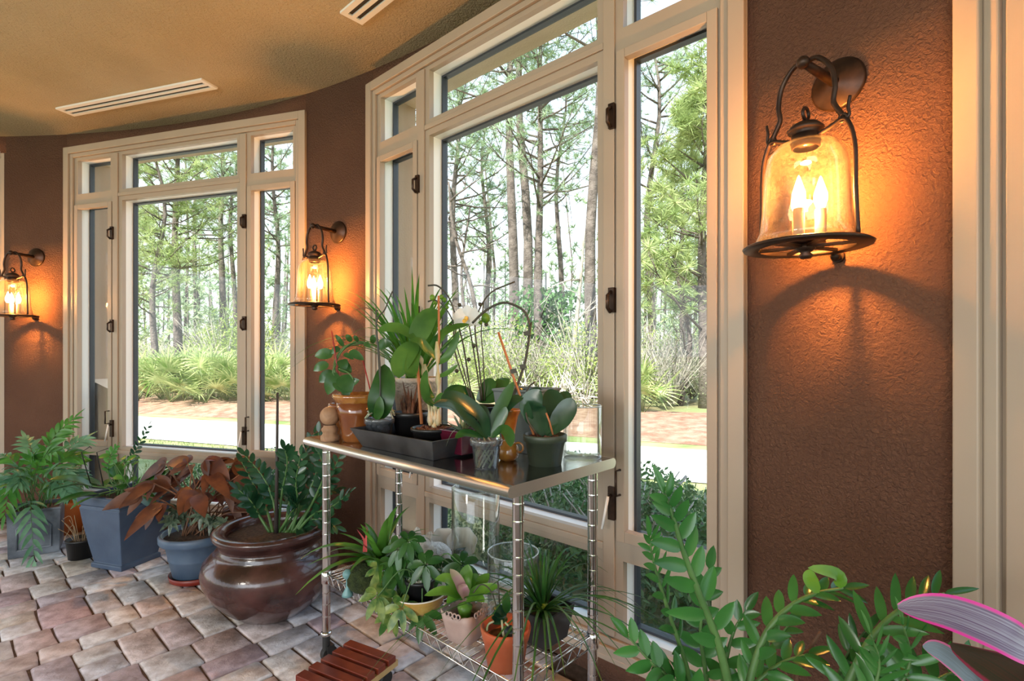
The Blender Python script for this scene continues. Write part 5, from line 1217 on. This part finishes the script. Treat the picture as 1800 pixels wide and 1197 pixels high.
def plant_at(name, label, cat, group, meshes, u, Y, rz, sc, z=GZ + .1):
    p = U(u, Y, z); o = thing(name, label, cat, p, rz, group); o.scale = (sc,) * 3
    for nm, me in meshes: link(nm, me, o)
    return o
PM = []
for a in ((11, .17, .34, 2.4, 40, 1), (13, .19, .48, 2.7, 36, 2), (9, .13, .30, 2.0, 36, 3), (14, .17, .58, 2.8, 34, 4)):
    tm, fm = pine_mesh(*a); PM.append([('trunk', tm), ('needles', fm.mesh('needles', T_['needle' if a[5] % 2 else 'needle2']))])
tm, fm = pine_mesh(7.5, .13, .18, 1.9, 60, 8, .15, 30, .32, .012, 6); PM.append([('trunk', tm), ('needles', fm.mesh('needles', T_['needle']))])
named = [ (312, 19.0, 0, 1.0, 'straight pine with a full crown in the middle of the far window'), (274, 17.5, 2, .95, 'slim pine just left of the straight pine in the far window'), (390, 25, 1, 1.0, 'tall pine trunk right of the straight pine, far window'),
          (412, 27, 3, .95, 'thin tall pine close to the right mullion of the far window'), (485, 24, 1, .9, 'open-crowned pine seen through the right casement of the far window'), (236, 24, 0, .9, 'pine at the left edge of the big pane of the far window'), (180, 21, 2, 1.1, 'pine behind the stucco jamb in the left casement of the far window'),
          (902, 20, 3, 1.35, 'thick straight pine trunk, left of the twin pair in the near window'), (924, 19.2, 3, 1.3, 'thick straight pine trunk, right of the twin pair in the near window'), (948, 17, 1, .95, 'dark crooked pine just right of the twin trunks'), (1041, 15, 3, 1.15, 'scaly pine trunk beside the right mullion of the near window'),
          (800, 26, 1, 1.2, 'tall slim pine at the left side of the near window'), (700, 22, 3, 1.0, 'pine seen through the narrow left casement of the near window'), (985, 27, 3, 1.1, 'spindly pine behind the pale leaning trunk'), (1238, 12.5, 4, 1.12, 'bushy young pine filling the right casement of the near window'), (1145, 20, 1, 1.0, 'thin pine at the left edge of the right casement'), (1200, 17, 2, .9, 'dark leaning pine behind the bushy young pine'), (345, 30, 3, 1.05, 'distant pine behind the straight pine, far window'), (855, 30, 1, 1.1, 'distant pine left of the twin trunks')]
for i, (u, Y, k, sc, lab) in enumerate(named): plant_at('pine_tree', lab, 'tree', 'pine trees beyond the drive', PM[k], u, Y, i * 1.3, sc)
# bare crooked trees
def bare_mesh(pts, r, seed, nb, m, blen=1.6):
    rr = R(seed); tk = MB(); ps = curve(pts, 5); tk.tube(ps, [r * (1 - .7 * i / (len(ps) - 1)) for i in range(len(ps))], 8)
    def br(p, d, L, rad, depth):
        q = [p]
        for k in range(4): d = (d + rv(rr, .35) + V((0, 0, .06))).normalized(); q.append(q[-1] + d * L / 4)
        tk.tube(q, [rad, rad * .8, rad * .6, rad * .45, rad * .3], 4)
        if depth:
            for k in range(3): br(q[rr.randint(1, 3)], (d + rv(rr, .9)).normalized(), L * rr.uniform(.45, .7), rad * .5, depth - 1)
    for b in range(nb):
        p = ps[int(len(ps) * (.3 + .65 * b / nb))]; br(p, (rv(rr) + V((0, 0, .3))).normalized(), blen * rr.uniform(.6, 1.2), r * .38, 2)
    return tk.mesh('trunk', m)
for u, Y, pts_, r_, nb, m, lab in ((980, 14, [(0, 0, 0), (.35, 0, 1.0), (.52, .1, 2.2), (.62, 0, 3.3), (.72, 0, 4.6)], .095, 3, 'pale', 'pale leaning bare trunk in the near window'), (1000, 15, [(0, 0, 0), (.2, 0, .9), (.55, 0, 1.9), (.6, 0, 2.4)], .09, 1, 'bark', 'short broken grey trunk beside the pale leaning trunk'),
                                   (850, 21, [(0, 0, 0), (-.2, 0, 2.0), (-.5, 0, 4.0), (-1.2, 0, 6.2), (-1.4, 0, 8.2)], .13, 11, 'bark', 'bare many-branched tree in the left half of the near window'), (815, 24, [(0, 0, 0), (.1, 0, 2.5), (-.1, 0, 5.0), (.3, 0, 8)], .12, 10, 'bark', 'bare tree behind the moth orchid'),
                                   (1195, 13, [(0, 0, 0), (.25, 0, 1.6), (-.05, 0, 3.2), (-.3, 0, 4.5)], .085, 5, 'bark', 'dark forked bare trunk in the right casement of the near window')):
    plant_at('bare_tree', lab, 'tree', 'bare trees among the pines', [('trunk', bare_mesh(pts_, r_, int(u), nb, T_[m]))], u, Y, 0, 1)
# vine-smothered tree
rr = R(70); fo = MB()
for i in range(2600):
    p = V((rr.gauss(0, .55), rr.gauss(0, .5), 0)); z = rr.uniform(.2, 3.5); p *= (1.15 - .18 * abs(z - 2.4)); p.z = z
    if z < 1.6 and rr.random() < .55: continue
    fo.leaf(p, rv(rr) + V((0, 0, -.3)), rv(rr) + V((0, -.5, .4)), .17, .11, .2, .1, 2, 'oval')
tk = MB(); tk.tube([(0, 0, 0), (.05, 0, 2), (0, 0, 4)], [.14, .12, .08], 8)
for i in range(40): a = rr.uniform(0, 6.28); tk.tube([(math.cos(a) * .5, math.sin(a) * .4, .0), (math.cos(a) * .45, math.sin(a) * .4, 1.2), (0, 0, 2.6)], .015, 4)
o = plant_at('vine_tree', 'stump-like tree smothered in dark green vines in the near window', 'tree', None, [('trunk', tk.mesh('trunk', T_['twig'])), ('vine_foliage', fo.mesh('vine_foliage', T_['hedge']))], 962, 17.5, 0, 1.0)
# palmettos
def palmetto_mesh(seed, n=12, h=1.15):
    rr = R(seed); fo = MB(); st = MB()
    for i in range(n):
        a = rr.uniform(0, 6.28); e = rr.uniform(.35, 1.35); L = h * rr.uniform(.5, .95); d = V((math.cos(a) * math.cos(e), math.sin(a) * math.cos(e), math.sin(e))); p = d * L
        st.tube([V((0, 0, 0)), p * .5 + V((0, 0, .03)), p], [.014, .010, .008], 4)
        nn = (V((0, 0, 1)) - d * d.z + rv(rr, .3)).normalized(); sd = d.cross(nn).normalized(); fl = rr.uniform(.50, .78)
        for q in range(16):
            an = math.radians(-120 + 240 * q / 15); dd = d * math.cos(an) + sd * math.sin(an); fo.leaf(p, dd + nn * .18, nn, fl * (1 - .15 * abs(q - 7.5) / 7), .052, .22, .4, 3, 'blade')
    return [('leaf_stalks', st.mesh('leaf_stalks', T_['bush2'])), ('fan_leaves', fo.mesh('fan_leaves', T_['palm']))]
PL = [palmetto_mesh(s) for s in (1, 2, 3)]
rr = R(12)
pal = [(u, Y) for u, Y in ((150, 14.2), (178, 15.0), (242, 14.0), (262, 15.2), (285, 14.4), (300, 13.8), (325, 15.0), (345, 14.2), (362, 13.5), (380, 14.6), (398, 13.9), (418, 14.8), (440, 14.0), (470, 13.6), (488, 14.6), (505, 13.8), (525, 14.2), (250, 16.5), (310, 16.4), (370, 16.2), (430, 16.4), (490, 16.0), (1130, 11.2), (1118, 12.0), (690, 13.8), (725, 13.4), (770, 13.0))]
first = None
for i, (u, Y) in enumerate(pal):
    p = U(u, Y, GZ + .12)
    lab = 'saw palmetto clump among the row of fan-leaved clumps along the pine straw bed'
    o = thing('palmetto', lab, 'palmetto', p, rr.uniform(0, 6), 'palmettos along the pine straw bed'); s_ = rr.uniform(.82, 1.1); o.scale = (s_,) * 3
    for nm, me in PL[i % 3]: link(nm, me, o)
# bushes
def bush_mesh(seed, n, rx, h, L, W, m, twm, tw=26, low=.1):
    rr = R(seed); fo = MB(); st = MB()
    for i in range(tw):
        a = rr.uniform(0, 6.28); q = rr.uniform(.3, 1) * rx; z = h * rr.uniform(.55, 1.05); p1 = V((q * math.cos(a) * .5, q * math.sin(a) * .5, z * .5)); p2 = V((q * math.cos(a), q * math.sin(a), z)) + rv(rr, .08)
        st.tube([V((rr.uniform(-.1, .1), rr.uniform(-.1, .1), 0)), p1, p2], [.014, .009, .004], 4)
        for k in range(3): st.tube([p1.lerp(p2, rr.random()), p2 + rv(rr, .4 * rx)], [.006, .003], 3)
    for i in range(n):
        a = rr.uniform(0, 6.28); q = rx * math.sqrt(rr.random()); z = h * (low + (1 - low) * rr.random()) * math.sqrt(max(.05, 1 - (q / rx) ** 2 * .75))
        fo.leaf(V((q * math.cos(a), q * math.sin(a), z)), rv(rr) + V((0, 0, .5)), rv(rr) + V((0, 0, .6)), L * rr.uniform(.6, 1.2), W, .1, .1, 2, 'oval')
    out = [('branches', st.mesh('branches', twm))]
    if n: out.append(('foliage', fo.mesh('foliage', m)))
    return out
BM = [bush_mesh(1, 1500, 1.2, 2.1, .12, .035, T_['bush'], T_['twig']), bush_mesh(2, 1100, 1.3, 1.7, .11, .035, T_['bush2'], T_['twig'], 40), bush_mesh(3, 140, 1.2, 1.6, .09, .03, T_['bush2'], T_['twig'], 60), bush_mesh(4, 1700, 1.3, 2.6, .13, .04, T_['bush'], T_['bush2'])]
rr = R(5)
bl = [(395, 17.5, 0), (420, 18.5, 3), (370, 20, 0), (445, 19, 0), (350, 23, 1), (280, 21, 2), (250, 19, 1), (215, 22, 1), (325, 22, 0), (480, 20, 1), (505, 18, 2), (520, 22, 1), (690, 18, 1), (730, 20, 2), (760, 17, 2), (790, 19, 0), (820, 16.5, 0), (850, 18, 2), (880, 16, 0), (905, 18, 2), (930, 15.5, 1), (965, 16, 2), (1010, 15.5, 0), (1030, 13.5, 0), (1045, 17, 1), (1120, 15, 2), (1145, 13.5, 2), (1165, 15, 0), (1180, 12.8, 2), (1215, 14, 1), (1240, 13.5, 2), (1150, 18, 1), (1200, 19, 0), (860, 22, 1), (950, 21, 1), (1000, 22, 0), (780, 23, 1), (830, 24, 0), (150, 20, 0), (300, 26, 1), (400, 26, 3), (460, 25, 1)]
kinds = ['pale yellow-green bush standing among the pines beyond the drive', 'olive green bush growing between the pines beyond the drive', 'grey twiggy nearly leafless bush beyond the drive', 'tall pale green bush beyond the palmettos in the far window']
for i, (u, Y, k) in enumerate(bl):
    o = plant_at('woodland_bush', kinds[k], 'bush', ['pale green bushes', 'olive bushes', 'grey twiggy bushes', 'tall pale bushes'][k], BM[k], u, Y, rr.uniform(0, 6), rr.uniform(.8, 1.2), GZ + .2)
# bleached brush pile
rr = R(44); mb = MB()
for i in range(170):
    p = V((rr.gauss(0, .6), rr.gauss(0, .35), rr.uniform(0, .5))); d = (rv(rr) + V((0, 0, .4))).normalized(); q = p + d * rr.uniform(.3, .7) + rv(rr, .1); mb.tube([p, p.lerp(q, .5) + rv(rr, .06), q], [.016, .011, .004], 4)
plant_at('brush_pile', 'heap of bleached dry branches under the pale leaning trunk', 'branches', None, [('branches', mb.mesh('branches', T_['drytwig']))], 990, 12.6, 0, 1.0, GZ + .12)
# lamp post by the drive, far window
t = thing('path_light', 'slim dark path light seen in the right casement of the far window', 'lamp post', U(519, 16.5, GZ + .1))
mb = MB(); mb.tube([(0, 0, 0), (0, 0, 1.45)], .03, 8); part(t, 'post', mb, M['black'], local=True)
mb = MB(); mb.lathe([(.04, 1.45), (.09, 1.50), (.10, 1.72), (.14, 1.74), (.03, 1.84), (0, 1.86)], n=12); part(t, 'lantern_head', mb, M['black'], local=True)
# hedge below the windows: separate shrubs
def hedge_mesh(seed, n=2600):
    rr = R(seed); fo = MB(); st = MB()
    for i in range(18): a = rr.uniform(0, 6.28); st.tube([(0, 0, 0), (math.cos(a) * .16, math.sin(a) * .16, .3), (math.cos(a) * .36, math.sin(a) * .36, .55)], [.012, .008, .004], 4)
    for i in range(n):
        a = rr.uniform(0, 6.28); q = .48 * rr.random() ** .4; z = .62 * rr.random() ** .7 * math.sqrt(max(.15, 1 - (q / .5) ** 2 * .6)); fo.leaf(V((q * math.cos(a), q * math.sin(a), z)), rv(rr) + V((0, 0, .4)), rv(rr) + V((0, 0, .7)), .045, .020, .1, .15, 2, 'oval')
    return [('branches', st.mesh('branches', T_['twig'])), ('foliage', fo.mesh('foliage', T_['hedge']))]
HM = [hedge_mesh(1), hedge_mesh(2)]
rr = R(2); i = 0
for wi, ss in ((1, (.2, .75, 1.3, 1.85)), (2, (.1, .6, 1.1, 1.6, 2.1))):
    for row in (.90, 1.5):
        for s in ss:
            p = WQ[wi](s + rr.uniform(-.12, .12) + (row - .9) * .3, row + rr.uniform(-.08, .12), GZ)
            o = thing('hedge_shrub', 'small-leaved green hedge shrub planted outside below the %s window' % ('', 'far', 'near', 'rightmost')[wi], 'shrub', p, rr.uniform(0, 6), 'hedge below the %s window' % ('', 'far', 'near', 'rightmost')[wi])
            sc = rr.uniform(.85, 1.1) * (1.0 if wi == 2 else .8); o.scale = (sc,) * 3
            for nm, me in HM[i % 2]: link(nm, me, o)
            i += 1
# grass blades on the near lawn: nobody could count them
rr = R(3); mb = MB()
for i in range(9000):
    Y = rr.uniform(5.0, 9.5); x = rr.uniform(-.86 * Y, .42 * Y); lim = drive_pt(x, -1.3)
    if Y > lim.y: continue
    p = V((x, Y, GZ)); d = rv(rr) * .5 + V((0, 0, 1)); s = V((rr.uniform(-1, 1), rr.uniform(-1, 1), 0)).normalized() * .006; k = mb.pts([p - s, p + s, p + d * rr.uniform(.03, .08)]); mb.face((k, k + 1, k + 2), 0, None, None, False)
o = link('lawn_grass', mb.mesh('lawn_grass', mat('grass_blade', (.13, .20, .05), .7, col2=(.36, .36, .17), nscale=2, trans=.3))); tag(o, 'short green and straw-coloured grass between the hedge and the drive', 'grass', kind='stuff')
# the woods beyond: one mass nobody could count
rr = R(99); tk = MB(); fo = MB(); b2 = MB()
for i in range(80):
    Y = rr.uniform(30, 62); u = rr.uniform(-120, 1900); p = U(u, Y, GZ); h = rr.uniform(9, 17); r_ = rr.uniform(.06, .12)
    ps = [p, p + V((rr.uniform(-.4, .4), 0, h * .5)), p + V((rr.uniform(-.8, .8), 0, h))]; tk.tube(ps, [r_, r_ * .8, r_ * .4], 5)
    for k in range(30):
        f = rr.uniform(.25, 1.0); c = ps[1].lerp(ps[2], f * 2 - 1) if f > .5 else ps[0].lerp(ps[1], f * 2); c = c + V((rr.gauss(0, 1.1), rr.gauss(0, .8), rr.gauss(0, .4))); tuft(fo, c, 12, .62, rr, w=.05)
for i in range(110):
    Y = rr.uniform(27, 50); u = rr.uniform(-120, 620) if i < 60 else rr.uniform(600, 1400); p = U(u, Y, GZ); h = rr.uniform(5, 10)
    tk.tube([p, p + V((0, 0, h))], [.08, .03], 4)
    for k in range(34): tuft(fo, p + V((rr.gauss(0, 1.0), rr.gauss(0, .8), h * rr.uniform(.3, 1.05))), 12, .55, rr, w=.045)
for i in range(520):
    Y = rr.uniform(24, 58); u = rr.uniform(-120, 1900); p = U(u, Y, GZ + .2); s = rr.uniform(.8, 1.9)
    for k in range(26): tuft(b2, p + V((rr.gauss(0, s * .6), rr.gauss(0, .5), abs(rr.gauss(0, s * .7)))), 5, .5, rr, w=.06)
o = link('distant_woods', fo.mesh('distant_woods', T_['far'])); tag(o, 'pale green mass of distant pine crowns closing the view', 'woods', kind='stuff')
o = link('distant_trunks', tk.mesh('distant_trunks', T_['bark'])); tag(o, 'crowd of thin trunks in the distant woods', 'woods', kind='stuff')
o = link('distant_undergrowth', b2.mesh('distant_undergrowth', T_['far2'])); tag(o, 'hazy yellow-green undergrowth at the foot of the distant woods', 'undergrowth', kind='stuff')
